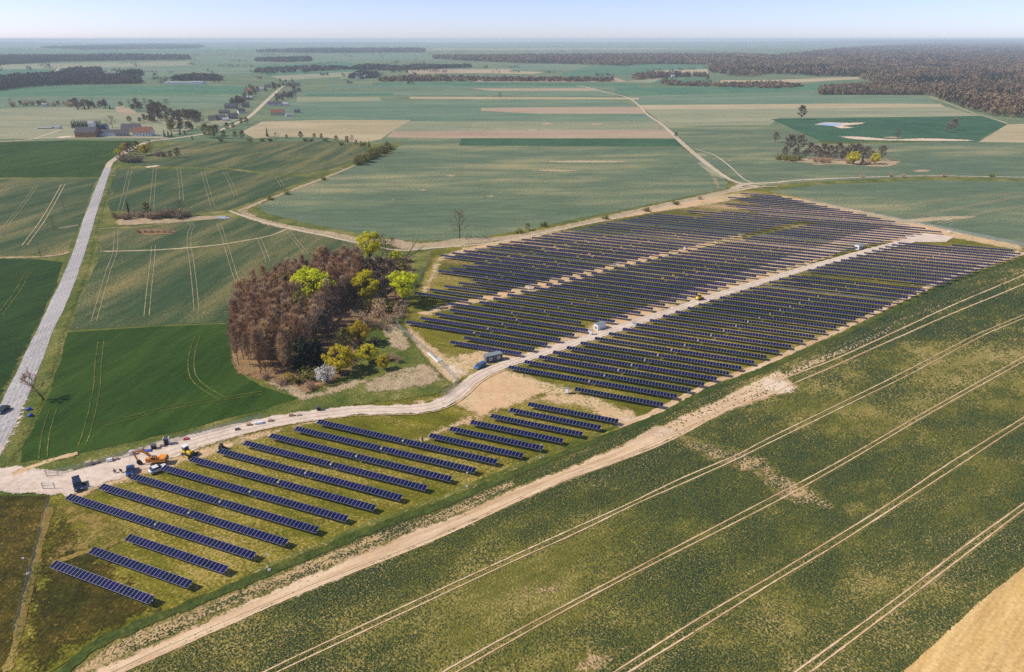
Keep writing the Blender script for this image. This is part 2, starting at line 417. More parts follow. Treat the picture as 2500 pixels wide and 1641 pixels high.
def hills():
    r_ = np.random.default_rng(4); nx, ny = 160, 14; vs, fs = [], []
    ph = [float(v) for v in r_.uniform(0, 6.28, 6)]
    for j in range(ny):
        for i in range(nx):
            x = -25500 + 51000 * i / (nx - 1); y = 12500 + 11000 * j / (ny - 1)
            w = sum(math.sin(x / L + ph[k] + y / 3100.0) * a for k, (L, a) in enumerate(((5200, .5), (2300, .3), (1300, .2), (700, .12)))) * .5 + .5
            e = abs(math.sin(math.pi * j / (ny - 1))) ** .8 * min(1, (25500 - abs(x)) / 2000)
            vs.append((x, y, -2 + max(0.0, w) * abs(e) * 74))
    for j in range(ny - 1):
        for i in range(nx - 1): fs.append((j * nx + i, j * nx + i + 1, (j + 1) * nx + i + 1, (j + 1) * nx + i))
    struct('hills', mesh('hills', vs, fs, True), M['ground'])
hills()

def rough_line(pts, jit, rnd, closed=False):
    out = []
    n = len(pts)
    for i in range(n if closed else n - 1):
        a, b = pts[i], pts[(i + 1) % n]
        L = (b - a).length
        step = max(2.0, 0.008 * (abs(a.y) + abs(b.y)))
        k = max(1, min(120, int(L / step)))
        d = (b - a).normalized() if L > 0 else Vector((1, 0, 0))
        nrm = Vector((-d.y, d.x, 0))
        w = 0.0
        for j in range(k):
            w = 0.6 * w + rnd.uniform(-1, 1) * jit
            p = a.lerp(b, j / k)
            out.append(p + (nrm * w if j else nrm * 0))
    if not closed: out.append(pts[-1])
    return out

def spline(pts, n=6):
    """Catmull-Rom through world points"""
    if len(pts) < 3: return pts
    P = [pts[0] * 2 - pts[1]] + pts + [pts[-1] * 2 - pts[-2]]
    out = []
    for i in range(1, len(P) - 2):
        for j in range(n):
            t = j / n
            out.append(0.5 * ((2 * P[i]) + (P[i + 1] - P[i - 1]) * t + (2 * P[i - 1] - 5 * P[i] + 4 * P[i + 1] - P[i + 2]) * t * t
                              + (3 * P[i] - P[i - 1] - 3 * P[i + 1] + P[i + 2]) * t ** 3))
    out.append(pts[-1])
    return out

LEV = {}
def lay(level):
    """every sheet lies on its own height, a hair above the one below"""
    LEV[level] = LEV.get(level, -1) + 1
    return 0.035 + 0.03 * level + 0.0004 * LEV[level]

SOFT_NAMES = {'bare_soil', 'bare_patch', 'verge', 'grove_floor', 'yard', 'track', 'shoulder', 'thin_crop'}
def sheet(name, px, mat, level, jit=0.35, smooth=False, edge=None):
    z = lay(level)
    pts = [G(x, y) for x, y in px]
    if smooth:
        pts = spline(pts + [pts[0]], 4)[:-1]
    if name in SOFT_NAMES or edge:
        P = np.array([(p.x, p.y) for p in pts]); Q = np.roll(P, -1, 0)
        x0, y0 = P.min(0); x1, y1 = P.max(0)
        ym = max(40.0, y0)
        A = edge or ({'bare_soil': 4.0, 'verge': 3.0, 'grove_floor': 2.5, 'track': 1.8, 'bare_patch': 2.5}.get(name, 2.0) * max(1.0, ym / 350.0))
        sp = max(1.3, ym * 0.006, math.sqrt((x1 - x0) * (y1 - y0) / 60000.0))
        xs = np.arange(x0 - 2 * A, x1 + 2 * A + sp, sp); ys = np.arange(y0 - 2 * A, y1 + 2 * A + sp, sp)
        X, Y = np.meshgrid(xs, ys); X = X.ravel(); Y = Y.ravel()
        D2 = np.full(len(X), 1e12); ins = np.zeros(len(X), bool)
        for (ax, ay), (bx, by) in zip(P, Q):
            dx, dy = bx - ax, by - ay; L2 = dx * dx + dy * dy + 1e-9
            t = np.clip(((X - ax) * dx + (Y - ay) * dy) / L2, 0, 1)
            D2 = np.minimum(D2, (X - ax - t * dx) ** 2 + (Y - ay - t * dy) ** 2)
            if abs(dy) > 1e-9:
                c = (ay > Y) != (by > Y); ins ^= c & (X < dx * (Y - ay) / dy + ax)
        D = np.sqrt(D2) * np.where(ins, 1, -1) / A
        nx, ny = len(xs), len(ys)
        idx = np.arange(nx * ny).reshape(ny, nx)
        quad = np.stack([idx[:-1, :-1], idx[:-1, 1:], idx[1:, 1:], idx[1:, :-1]], -1).reshape(-1, 4)
        quad = quad[D[quad].max(1) > -1.3]
        used, inv = np.unique(quad, return_inverse=True); quad = inv.reshape(-1, 4)
        tri = np.concatenate([quad[:, [0, 1, 2]], quad[:, [0, 2, 3]]])
        me = fast_mesh(name, np.stack([X[used], Y[used], np.full(len(used), z)], -1), tri)
        me.attributes.new('edge', 'FLOAT', 'POINT').data.foreach_set('value', D[used].astype(np.float32))
        return struct(name, me, soft(mat))
    pts = rough_line(pts, jit, RND, True)
    pts = [Vector((p.x, p.y, z)) for p in pts]
    bm = bmesh.new()
    f = bm.faces.new([bm.verts.new(p) for p in pts])
    bmesh.ops.triangulate(bm, faces=[f], ngon_method='BEAUTY')
    for fc in bm.faces:
        fc.normal_update()
        if fc.normal.z < 0: fc.normal_flip()
    me = bpy.data.meshes.new(name); bm.to_mesh(me); bm.free()
    return struct(name, me, M[mat])

def ribbon(name, px, width, mat, level, jit=0.12, curve=True, world=False, hard=False):
    """strip of ground along a line; width in metres, number or list"""
    z = lay(level)
    pts = px if world else [G(x, y) for x, y in px]
    ws = width if isinstance(width, (list, tuple)) else [width] * len(pts)
    if curve and len(pts) > 2:
        k = 6; pts = spline(pts, k)
        ws = [ws[min(i // k, len(ws) - 1)] + (ws[min(i // k + 1, len(ws) - 1)] - ws[min(i // k, len(ws) - 1)]) * ((i % k) / k) for i in range(len(pts))]
    P, Wd = [], []
    for i in range(len(pts) - 1):
        a, b = pts[i], pts[i + 1]
        k = max(1, min(80, int((b - a).length / max(1.2, 0.004 * abs(a.y)))))
        for j in range(k):
            P.append(a.lerp(b, j / k)); Wd.append(ws[i] + (ws[i + 1] - ws[i]) * j / k)
    P.append(pts[-1]); Wd.append(ws[-1])
    vs, fs, ed = [], [], []
    for i, p in enumerate(P):
        d = (P[min(i + 1, len(P) - 1)] - P[max(i - 1, 0)]); d.normalize()
        nrm = Vector((-d.y, d.x, 0))
        w = Wd[i] / 2
        l = nrm * (w * 1.35 + RND.uniform(-jit, jit)); r = -nrm * (w * 1.35 + RND.uniform(-jit, jit))
        for v in (p + l, p + l * .3, p + r * .3, p + r): vs.append((v.x, v.y, z))
        e = min(2.2, (0.72 if w < .24 else 0.9) + w * 0.5); ed += [-.45, e, e, -.45]
        if i:
            b = 4 * i
            fs += [(b - 4 + q, b - 3 + q, b + 1 + q, b + q) for q in range(3)]
    me = mesh(name, vs, fs)
    me.attributes.new('edge', 'FLOAT', 'POINT').data.foreach_set('value', np.array(ed, np.float32))
    return struct(name, me, soft(mat))

# --- far country, from the horizon towards the camera
far = [
 ('grassland', [(-1500, 345), (350, 345), (650, 345), (900, 350), (1100, 345), (1700, 345), (4200, 345), (6000, 2600), (-4000, 2600)], 'verge', -1),
 ('field', [(-700, 112), (2600, 112), (2600, 119), (-700, 119)], 'cereal_mid', 0),
 ('field', [(-200, 122), (600, 121), (900, 124), (500, 128), (-200, 128)], 'emerald', 0),
 ('field', [(1000, 118), (1560, 117), (1800, 121), (1000, 123)], 'pasture', 0),
 ('field', [(480, 138), (1040, 131), (1060, 146), (480, 158)], 'cereal_mid', 0),
 ('field', [(-300, 162), (460, 150), (470, 160), (-300, 176)], 'pasture', 0),
 ('field', [(-300, 176), (110, 168), (120, 182), (-300, 186)], 'emerald', 0),
 ('field', [(250, 165), (620, 158), (640, 178), (350, 190), (250, 180)], 'cereal_mid', 0),
 ('field', [(620, 160), (830, 152), (1010, 163), (840, 176), (650, 186)], 'emerald', 0),
 ('field', [(660, 186), (850, 176), (900, 184), (690, 196)], 'pasture', 0),
 ('field', [(990, 170), (1260, 168), (1250, 178), (1000, 180)], 'pink_soil', 0),
 ('field', [(1110, 178), (1180, 171), (1330, 176), (1300, 181)], 'straw', 1),
 ('field', [(1250, 158), (1400, 158), (1500, 165), (1250, 174)], 'cereal_mid', 0),
 ('field', [(1400, 172), (1450, 160), (1600, 158), (1728, 158), (1725, 170), (1600, 172), (1570, 182), (1350, 188)], 'emerald', 1),
 ('field', [(1575, 182), (1600, 172), (1730, 169), (1728, 181)], 'straw', 2),
 ('field', [(1180, 188), (1500, 190), (1540, 200), (1150, 201)], 'pink_soil', 0),
 ('field', [(1500, 201), (1610, 190), (1640, 192), (1620, 203)], 'pasture', 1),
 ('field', [(1585, 204), (1620, 191), (1735, 193), (1720, 204)], 'emerald', 2),
 ('field', [(1735, 204), (1765, 196), (1880, 196), (2092, 187), (2100, 193), (1990, 199), (1870, 206)], 'straw', 1),
 ('field', [(1900, 212), (2000, 203), (2120, 202), (2185, 210), (2010, 222)], 'emerald', 2),
 ('field', [(910, 202), (1180, 200), (1560, 205), (1560, 212), (910, 208)], 'emerald', 1),
 ('field', [(800, 208), (1620, 212), (1560, 218), (800, 216)], 'cereal_mid', 1),
 ('field', [(1150, 216), (1440, 216), (1460, 222), (1200, 222)], 'pink_soil', 2),
 ('field', [(740, 222), (1500, 222), (1500, 235), (720, 230)], 'cereal_mid', 0),
 ('field', [(760, 229), (960, 228), (960, 233), (740, 234)], 'emerald', 2),
 ('field', [(1000, 236), (1400, 238), (1560, 239), (1560, 243), (1000, 242)], 'straw', 1),
 ('field', [(725, 236), (930, 238), (930, 246), (725, 250)], 'pasture', 1),
 ('field', [(1500, 213), (2000, 212), (2000, 222), (1560, 234), (1510, 228)], 'emerald', 1),
 ('field', [(1530, 234), (2000, 224), (2250, 234), (2290, 254), (1560, 258)], 'cereal_mid', 0),
 ('field', [(1560, 257), (2030, 253), (2295, 254), (2310, 262), (1575, 268)], 'straw', 1),
 ('field', [(1572, 266), (2312, 261), (2395, 284), (1900, 288), (1880, 306), (1625, 308)], 'pasture', 0),
 ('field', [(690, 246), (1500, 244), (1545, 256), (1600, 296), (780, 296), (660, 292), (700, 262)], 'cereal_mid', 0),
 ('field', [(1174, 264), (1300, 262), (1560, 261), (1580, 278), (1320, 278), (1174, 271)], 'pink_soil', 2),
 ('field', [(590, 322), (640, 297), (800, 293), (1000, 293), (1000, 305), (955, 322), (930, 340), (880, 350), (800, 336), (700, 334), (620, 338)], 'straw', 0),
 ('field', [(1000, 296), (1600, 297), (1632, 318), (1250, 320), (955, 322)], 'pasture', 1),
 ('field', [(943, 336), (958, 322), (1250, 319), (1632, 317), (1652, 338), (1126, 338)], 'pink_soil', 2),
 ('field', [(1126, 338), (1654, 340), (1664, 357), (1120, 355)], 'cereal_dark', 3),
 ('field', [(1630, 308), (1880, 308), (1925, 320), (2010, 352), (2392, 346), (2600, 346), (2600, 442), (2300, 430), (2000, 443), (1820, 456), (1705, 385)], 'cereal', 0),
 ('field', [(1883, 291), (2400, 283), (2458, 303), (2382, 346), (2006, 346)], 'cereal_dark', 2),
 ('field', [(2460, 304), (2640, 300), (2640, 350), (2390, 347)], 'straw', 2),
 ('field', [(1855, 470), (2000, 452), (2250, 440), (2640, 446), (2640, 640), (2420, 590), (2280, 555), (2080, 508), (1950, 482)], 'cereal', 1),
 ('field', [(1126, 356), (1660, 358), (1700, 385), (1778, 446), (1770, 462), (1600, 496), (1400, 536), (1250, 570), (1130, 586), (1000, 588), (880, 570), (750, 545), (648, 520), (632, 503),
            (690, 472), (780, 440), (880, 400), (955, 376), (985, 348), (1000, 338), (1126, 338)], 'cereal', 0),
 # left side
 ('field', [(-400, 222), (-100, 215), (150, 210), (480, 208), (600, 212), (600, 230), (330, 233), (-400, 240)], 'emerald', 1),
 ('field', [(-400, 242), (330, 234), (600, 232), (590, 258), (430, 275), (200, 262), (-400, 280)], 'cereal_mid', 0),
 ('field', [(-400, 280), (100, 262), (200, 258), (330, 274), (470, 290), (480, 312), (400, 336), (-400, 345)], 'pasture', 0),
 ('field', [(470, 306), (500, 292), (560, 285), (590, 290), (530, 312)], 'pasture', 1),
 ('field', [(280, 262), (300, 259), (330, 270), (332, 279), (290, 276)], 'pink_soil', 2),
 ('field', [(-400, 352), (0, 348), (160, 343), (330, 344), (285, 378), (262, 402), (243, 432), (-400, 436)], 'winter_wheat', 1),
 ('field', [(-400, 440), (0, 438), (238, 436), (222, 470), (196, 545), (165, 612), (150, 622), (-400, 632)], 'wheat_left', 1),
 ('field', [(-400, 634), (0, 632), (100, 634), (152, 640), (136, 700), (80, 815), (0, 980), (-400, 1400)], 'wheat_dark', 1),
 ('field', [(300, 392), (430, 350), (480, 345), (640, 347), (800, 343), (900, 362), (880, 388), (800, 415), (700, 428), (560, 410), (330, 405)], 'wheat_left', 1),
 ('field', [(285, 412), (560, 414), (690, 432), (770, 432), (690, 462), (600, 498), (560, 512), (470, 522), (270, 515), (262, 470)], 'wheat_left', 1),
 ('field', [(240, 566), (330, 560), (430, 545), (450, 535), (560, 530), (640, 538), (760, 562), (865, 583), (880, 640), (650, 760), (580, 786), (420, 792), (170, 806), (205, 700), (240, 640)], 'wheat_left', 1),
 ('field', [(165, 812), (420, 796), (574, 790), (560, 850), (572, 900), (640, 945), (727, 974), (640, 1002), (500, 1037), (340, 1076), (200, 1106), (50, 1130), (60, 1080), (110, 985), (140, 900)], 'winter_wheat', 1),
]
for nm, pts, mat, lev in far:
    sheet(nm, pts, mat, lev)

# --- the near crop field, the stubble and the ditch side of the solar park
CROP_PX = [(60, 1700), (229, 1584), (340, 1531), (434, 1494), (625, 1415), (757, 1360), (870, 1313), (954, 1279), (1072, 1239), (1250, 1163), (1368, 1116), (1447, 1084), (1515, 1058), (1599, 1026),
                (1670, 989), (1749, 950), (1875, 904), (1980, 855), (2054, 823), (2216, 744), (2332, 691), (2500, 636), (2800, 530), (3400, 1000), (3400, 2400), (-400, 2400)]
sheet('field', CROP_PX, 'rape', 1, 0.2)
STUB_PX = [(2150, 1685), (2204, 1641), (2401, 1464), (2500, 1384), (2800, 1160), (3600, 1600), (3600, 2600), (1800, 2600), (1600, 2200)]
sheet('field', STUB_PX, 'stubble', 3, 0.15)
ROWS_PX = [(100, 1700), (240, 1590), (345, 1537), (440, 1500), (625, 1422), (757, 1367), (870, 1320), (954, 1286), (1075, 1246), (1160, 1210), (1250, 1172), (1260, 1190), (1138, 1254), (993, 1306), (875, 1360), (641, 1452), (430, 1548), (220, 1643), (140, 1700)]
sheet('thin_crop', ROWS_PX, 'rape_thin', 2, 0.4)
# broad sandy headland
HEAD_PX = [(120, 1715), (220, 1641), (430, 1546), (641, 1450), (757, 1402), (875, 1353), (993, 1302), (1138, 1247), (1250, 1192), (1381, 1144), (1512, 1088), (1570, 1058), (1600, 1036), (1640, 1050),
           (1662, 1066), (1512, 1131), (1381, 1177), (1250, 1236), (1151, 1282), (1020, 1340), (888, 1393), (757, 1446), (625, 1502), (586, 1520), (420, 1594), (302, 1648), (190, 1715)]
SAND2_PX = [(1600, 1045), (1775, 965), (1850, 925), (1900, 903), (1950, 945), (1912, 966), (1880, 972), (1775, 1008), (1640, 1075)]
sheet('track', HEAD_PX, 'sand', 3, 0.5)
sheet('track', SAND2_PX, 'sand', 3, 0.6)
sheet('track', [(1862, 925), (1885, 918), (1930, 935), (1948, 945), (1940, 960), (1910, 966), (1880, 958), (1850, 948)], 'sand_pale', 4, 0.8, True, 4.0)
sheet('track', [(1585, 1045), (1625, 1038), (1660, 1060), (1610, 1074), (1575, 1066)], 'sand_pale', 4, 0.8, True, 5.0)
THIN = [[(1640, 1060), (1700, 1070), (1760, 1085), (1850, 1105), (1900, 1140), (1880, 1165), (1800, 1150), (1720, 1120), (1660, 1085)],
        [(1830, 1140), (1900, 1150), (1990, 1195), (2040, 1240), (1980, 1250), (1880, 1200)], [(1395, 1655), (1420, 1600), (1480, 1575), (1520, 1590), (1480, 1630), (1430, 1660)],
        [(1250, 1440), (1330, 1420), (1380, 1430), (1300, 1460)], [(2050, 1235), (2100, 1225), (2130, 1245), (2080, 1260)], [(2380, 1560), (2440, 1500), (2500, 1440), (2520, 1460), (2420, 1570)]]
for pts in THIN: sheet('bare_patch', pts, 'rape_thin', 2, 1.2, True, 6.0)

TRAM_LINES = []
def pair(a, b, w=0.38, mat='sand', lev=5):
    TRAM_LINES.extend([a, b])
    ribbon('wheel_track', a, w, mat, lev, 0.06); ribbon('wheel_track', b, w, mat, lev, 0.06)
pair([(560, 1690), (651, 1639), (888, 1527), (1250, 1359.5), (1408, 1288), (1537, 1230), (1670, 1166), (1801, 1111), (1875, 1072), (2100, 962), (2242, 891), (2379, 820), (2500, 769), (2640, 705)],
     [(590, 1690), (680, 1641), (888, 1543), (1250, 1373), (1408, 1302), (1554, 1231), (1670, 1180), (1801, 1121), (1875, 1084), (2100, 974), (2242, 904), (2395, 822), (2500, 777), (2640, 712)])
pair([(990, 1695), (1083, 1641), (1250, 1548), (1513, 1409), (1855, 1230), (2059, 1122), (2269, 1001), (2500, 872), (2640, 795)],
     [(1020, 1700), (1110, 1645), (1250, 1565), (1513, 1420), (1875, 1236), (2059, 1134), (2269, 1011), (2500, 883), (2640, 805)])
pair([(1400, 1705), (1502, 1641), (1697, 1517), (1875, 1413), (2033, 1317), (2172, 1230), (2321, 1130), (2500, 1020), (2640, 935)],
     [(1440, 1705), (1537, 1641), (1710, 1535), (1875, 1431), (2040, 1332), (2197, 1231), (2340, 1138), (2500, 1033), (2640, 948)])
pair([(1850, 1712), (1943, 1641), (2190, 1461), (2348, 1340), (2500, 1230), (2640, 1130)],
     [(1890, 1712), (1980, 1641), (2217, 1462), (2370, 1345), (2500, 1245), (2640, 1142)])
pair([(130, 1708), (205, 1672), (275, 1640), (395, 1583), (560, 1511), (625, 1484), (757, 1429), (888, 1378), (1020, 1327), (1151, 1268), (1250, 1222), (1381, 1163), (1512, 1117), (1644, 1060), (1775, 993), (1875, 941), (2032, 880), (2137, 833), (2230, 790), (2330, 744), (2500, 672), (2640, 610)],
     [(160, 1708), (230, 1675), (302, 1641), (420, 1588), (586, 1514), (625, 1496), (757, 1440), (888, 1388), (1020, 1336), (1151, 1278), (1250, 1231), (1381, 1173), (1512, 1127), (1644, 1073), (1775, 1003), (1875, 967), (1940, 936), (2032, 897), (2137, 849), (2203, 820), (2330, 764), (2500, 694), (2640, 628)], 0.6)
ribbon('wheel_track', [(1930, 900), (2040, 850), (2150, 800), (2330, 733), (2500, 661), (2640, 600)], 1.6, 'rape_thin', 3, 0.5)
ribbon('wheel_track', [(1900, 925), (2000, 880), (2100, 838), (2180, 802)], 2.2, 'sand', 3, 0.6)
# grass strip with a ditch along the outside of the solar park, and the sandy service track inside it
ditch_px = [(150, 1650), (229, 1580), (340, 1527), (434, 1490), (625, 1411), (757, 1356), (870, 1309), (954, 1275), (1072, 1235), (1250, 1159), (1368, 1111), (1447, 1080), (1515, 1054), (1599, 1022), (1670, 985), (1749, 946), (1875, 899), (1980, 851), (2054, 819), (2216, 740), (2332, 687), (2500, 632), (2640, 585)]

# --- the solar park ground
sheet('grass', [(125, 1205), (330, 1130), (600, 1050), (900, 985), (1080, 960), (1130, 930), (1080, 885), (990, 800), (985, 760), (1030, 690), (1050, 615), (1200, 575), (1400, 545), (1600, 505), (1760, 468), (1850, 462), (2000, 492), (2270, 556), (2420, 592), (2500, 609), (2535, 616),
                (2500, 627), (2332, 685), (2216, 738), (2054, 817), (1980, 849), (1875, 896), (1749, 943), (1670, 982), (1599, 1019), (1515, 1051), (1447, 1077), (1368, 1108), (1250, 1156), (1072, 1232), (954, 1272), (870, 1306), (757, 1353), (625, 1408), (434, 1487), (340, 1524), (229, 1577), (60, 1680), (20, 1641), (75, 1400), (108, 1275)], 'site_grass', 2, 0.3)
sheet('grass', [(30, 1600), (75, 1410), (105, 1290), (125, 1240), (160, 1240), (215, 1290), (260, 1330), (380, 1480), (440, 1482), (340, 1522), (229, 1575), (120, 1640), (60, 1690)], 'olive_grass', 3, 0.8, False, 7.0)
sheet('grass', [(-300, 1235), (0, 1210), (118, 1212), (108, 1270), (75, 1395), (20, 1620), (-40, 1800), (-500, 1800)], 'olive_grass', 2, 0.3)
soil_polys = [
 [(125, 1230), (160, 1215), (250, 1240), (345, 1300), (310, 1320), (235, 1345), (150, 1372), (115, 1365), (150, 1330), (180, 1300), (140, 1260)],
 [(1150, 912), (1230, 900), (1320, 925), (1420, 955), (1390, 970), (1320, 965), (1290, 985), (1235, 1000), (1180, 1025), (1110, 1050), (1030, 1085), (985, 1080), (1060, 1050), (1150, 1010), (1080, 980), (1050, 985), (900, 1010), (800, 1030), (700, 1055), (600, 1085), (500, 1120), (400, 1150), (250, 1200), (180, 1225), (150, 1215), (330, 1140), (600, 1060), (900, 1000), (1080, 965), (1120, 935)],
 [(1320, 965), (1420, 958), (1500, 985), (1560, 1010), (1590, 1020), (1520, 1048), (1490, 1040), (1430, 1000), (1330, 985), (1280, 985)],
 [(1052, 900), (1010, 850), (985, 800), (1000, 790), (1040, 830), (1100, 870), (1180, 850), (1280, 862), (1340, 830), (1450, 790), (1600, 735), (1800, 665), (1960, 610), (2090, 568), (2150, 555), (2280, 565), (2330, 585), (2200, 590), (2100, 602), (1990, 645), (1840, 695), (1640, 755), (1500, 805), (1380, 845), (1290, 880), (1230, 888), (1150, 910), (1110, 950), (1075, 925)],
 [(1000, 770), (1040, 755), (1090, 740), (1180, 722), (1330, 682), (1500, 640), (1680, 600), (1780, 574), (1830, 570), (1790, 590), (1690, 614), (1500, 660), (1320, 712), (1180, 742), (1110, 752), (1040, 775)],
 [(1048, 665), (1060, 630), (1130, 605), (1330, 565), (1480, 530), (1620, 500), (1760, 474), (1830, 470), (1860, 476), (1740, 500), (1600, 520), (1420, 552), (1330, 577), (1130, 620), (1085, 640), (1060, 690), (1030, 740), (1022, 720)],
 [(1860, 468), (1960, 486), (2130, 520), (2280, 552), (2400, 580), (2500, 600), (2500, 616), (2380, 592), (2250, 570), (2110, 530), (1960, 498)],
 [(2500, 628), (2332, 680), (2216, 732), (2054, 810), (1980, 842), (1875, 890), (1860, 884), (1960, 838), (2090, 780), (2230, 712), (2400, 640), (2500, 600)],
]
sheet('bare_soil', [(1060, 640), (1200, 600), (1400, 552), (1600, 512), (1780, 472), (1860, 472), (1960, 492), (2130, 530), (2300, 565), (2200, 590), (2080, 600), (1900, 650), (1760, 690), (1640, 700), (1700, 640), (1600, 640), (1400, 690), (1200, 730), (1150, 690), (1040, 670)], 'site_mix', 3, 0.7, False, 10.0)
sheet('bare_soil', [(2200, 598), (2400, 600), (2500, 612), (2500, 628), (2332, 682), (2216, 732), (2150, 740), (2250, 660), (2150, 640), (2060, 660), (1950, 720), (1900, 700), (2000, 655)], 'site_mix', 3, 0.7, False, 10.0)
for i_, pts in enumerate(soil_polys): sheet('bare_soil', pts, 'dry_site' if i_ == 0 else 'site_soil', 4, 0.7, False, 8.0 if i_ == 0 else None)
sheet('bare_soil', [(1075, 895), (1100, 885), (1135, 905), (1130, 920), (1105, 930), (1085, 915)], 'sand_pale', 5, 0.6, True)
sheet('bare_soil', [(1500, 1015), (1560, 1012), (1590, 1018), (1550, 1036), (1520, 1035)], 'sand_pale', 5, 0.6, True)
ribbon('track', [(d[0] - 6, d[1] - 14) for d in ditch_px[4:13]], 1.4, 'verge', 4, 0.5)
ribbon('track', [(d[0] - 6, d[1] - 11) for d in ditch_px[12:]], 2.4, 'sand', 5, 0.5)
ribbon('ditch', ditch_px, 2.4, 'ditch', 6, 0.5)
ribbon('track', [(20, 1640), (40, 1560), (75, 1440), (100, 1330), (122, 1240)], 1.5, 'dry_site', 5, 0.5)
ribbon('track', [(130, 1375), (200, 1352), (260, 1335), (330, 1305)], 1.8, 'dry_site', 5, 0.5)

# --- country road on the left (chip-sealed), shoulders and the lane through the village
rl = [(254.7, 410), (228.5, 470), (202, 541), (181, 607), (147, 691), (121, 743), (84, 820), (0, 993), (-120, 1245), (-330, 1690)]
rr = [(272, 410), (252, 470), (231, 536), (210, 609), (184, 688), (158, 751), (125, 820), (70, 965), (20, 1075), (-150, 1420), (-260, 1690)]
verge = [(335, 352), (290, 384), (250, 436), (215, 520), (180, 605), (140, 690), (75, 820), (-20, 990), (-330, 1640), (-200, 1690), (-20, 1180), (45, 1120), (110, 985), (140, 900), (160, 820), (195, 730), (225, 640), (240, 560), (262, 480), (285, 415), (330, 380), (345, 360)]
sheet('verge', verge, 'verge', 3, 0.6)
sheet('road', rl + rr[::-1], 'road', 5, 0.12)
_l = spline([G(*a) for a in rl], 6); _r = spline([G(*a) for a in rr], 6)
for f_, w_ in ((.22, .75), (.42, .75), (.62, .75), (.82, .75)):
    # match left and right edge by distance along the road
    cl = [0.0]
    for a_, b_ in zip(_l[:-1], _l[1:]): cl.append(cl[-1] + (b_ - a_).length)
    cr = [0.0]
    for a_, b_ in zip(_r[:-1], _r[1:]): cr.append(cr[-1] + (b_ - a_).length)
    def along(P, c, t):
        d = t * c[-1]; i = min(len(P) - 2, max(0, int(np.searchsorted(c, d)) - 1)); return P[i].lerp(P[i + 1], (d - c[i]) / max(1e-6, c[i + 1] - c[i]))
    ribbon('wheel_track', [along(_l, cl, k_ / 40).lerp(along(_r, cr, k_ / 40), f_) for k_ in range(41)], w_, 'road_worn', 6, 0.1, True, True)
ribbon('road', [(262, 412), (270, 397), (287, 385), (310, 370), (341, 355), (368, 345), (410, 340), (494, 328), (546, 315), (580, 300), (612, 283), (648, 249), (683, 217), (694, 209)], [4.6, 5, 5.5, 6, 6, 6, 6, 6, 6, 6, 6, 6.5, 7, 7], 'farm_path', 5, 0.2)
sheet('shoulder', [(71, 958), (71, 1003), (45, 1046), (0, 1117), (-80, 1250), (-60, 1180), (20, 1060)], 'gravel', 6, 0.3)
ribbon('lane', [(-400, 356), (0, 346), (110, 337), (190, 334), (300, 335), (410, 338)], 4.5, 'farm_path', 4, 0.3)
ribbon('lane', [(85, 338), (120, 327), (160, 313)], 4.0, 'farm_path', 4, 0.3)
ribbon('lane', [(134, 180), (140, 170), (146, 163)], 6.0, 'farm_path', 4, 0.3)
ribbon('lane', [(830, 192), (845, 189), (858, 187)], 7.0, 'farm_path', 4, 0.3)
# grassy edges of the left fields
for pts, w, mt in (([(226, 560), (300, 556), (330, 556), (420, 545)], 1.2, 'dry_grass'), ([(0, 630), (90, 628), (150, 622), (168, 615)], 2.4, 'dry_grass'), ([(145, 558), (190, 550)], 2.0, 'dry_grass'),
                   ([(285, 420), (268, 455), (275, 472), (255, 490), (245, 540)], 1.0, 'verge'), ([(245, 614), (280, 614), (400, 610), (520, 600), (600, 588), (660, 576), (700, 560)], 2.0, 'straw'),
                   ([(232, 640), (250, 615), (235, 580), (245, 566)], 1.0, 'verge')):
    ribbon('field_edge', pts, w, mt, 4, 0.35)
# tramlines of the left fields
def tram(pxs, gap=1.9, w=0.26, mat='straw'):
    pts = spline([G(x, y) for x, y in pxs], 5)
    for s in (-gap / 2, gap / 2):
        q = []
        for i, p in enumerate(pts):
            d = (pts[min(i + 1, len(pts) - 1)] - pts[max(i - 1, 0)]).normalized()
            q.append(p + Vector((-d.y, d.x, 0)) * s)
        ribbon('wheel_track', q, w, mat, 4, 0.1, False, True)
tram([(229, 785), (245, 730), (265, 660), (281, 615), (284, 565)]); tram([(358, 772), (365, 700), (372, 640), (375, 600)])
tram([(480, 758), (475, 700), (468, 640), (462, 600), (463, 570), (470, 552), (462, 545)]); tram([(588, 710), (570, 660), (555, 610), (538, 555), (534, 545)])
tram([(748, 620), (722, 588), (705, 565)]); tram([(655, 640), (640, 600), (630, 580)]); tram([(588, 710), (570, 725), (562, 740), (570, 760), (545, 765)])
tram([(293, 515), (305, 470), (318, 415)], 2.4); tram([(370, 512), (374, 460), (378, 412)], 2.4); tram([(444, 490), (440, 440), (436, 413)], 2.4); tram([(520, 505), (505, 455), (495, 418)], 2.4)
tram([(577, 480), (560, 440), (548, 420)], 2.4); tram([(690, 455), (675, 432)], 2.4); tram([(0, 570), (60, 495), (90, 452)], 2.0); tram([(60, 600), (110, 530), (155, 450)], 2.4, 0.6); tram([(0, 475), (28, 450)], 2.4)
tram([(200, 1090), (215, 1045), (235, 960), (240, 890), (247, 835)], 1.9, 0.35, 'verge'); tram([(105, 1120), (112, 1060), (130, 1000)], 1.9, 0.35, 'verge')
tram([(482, 822), (468, 870), (470, 915), (495, 945), (545, 975)], 1.9, 0.4, 'verge'); tram([(250, 1040), (400, 1000), (560, 972), (640, 960)], 1.9, 0.4, 'verge'); tram([(0, 672), (60, 676), (78, 655)], 2, 0.35, 'verge'); tram([(0, 770), (40, 715), (55, 690), (70, 660)], 2, 0.35, 'verge')

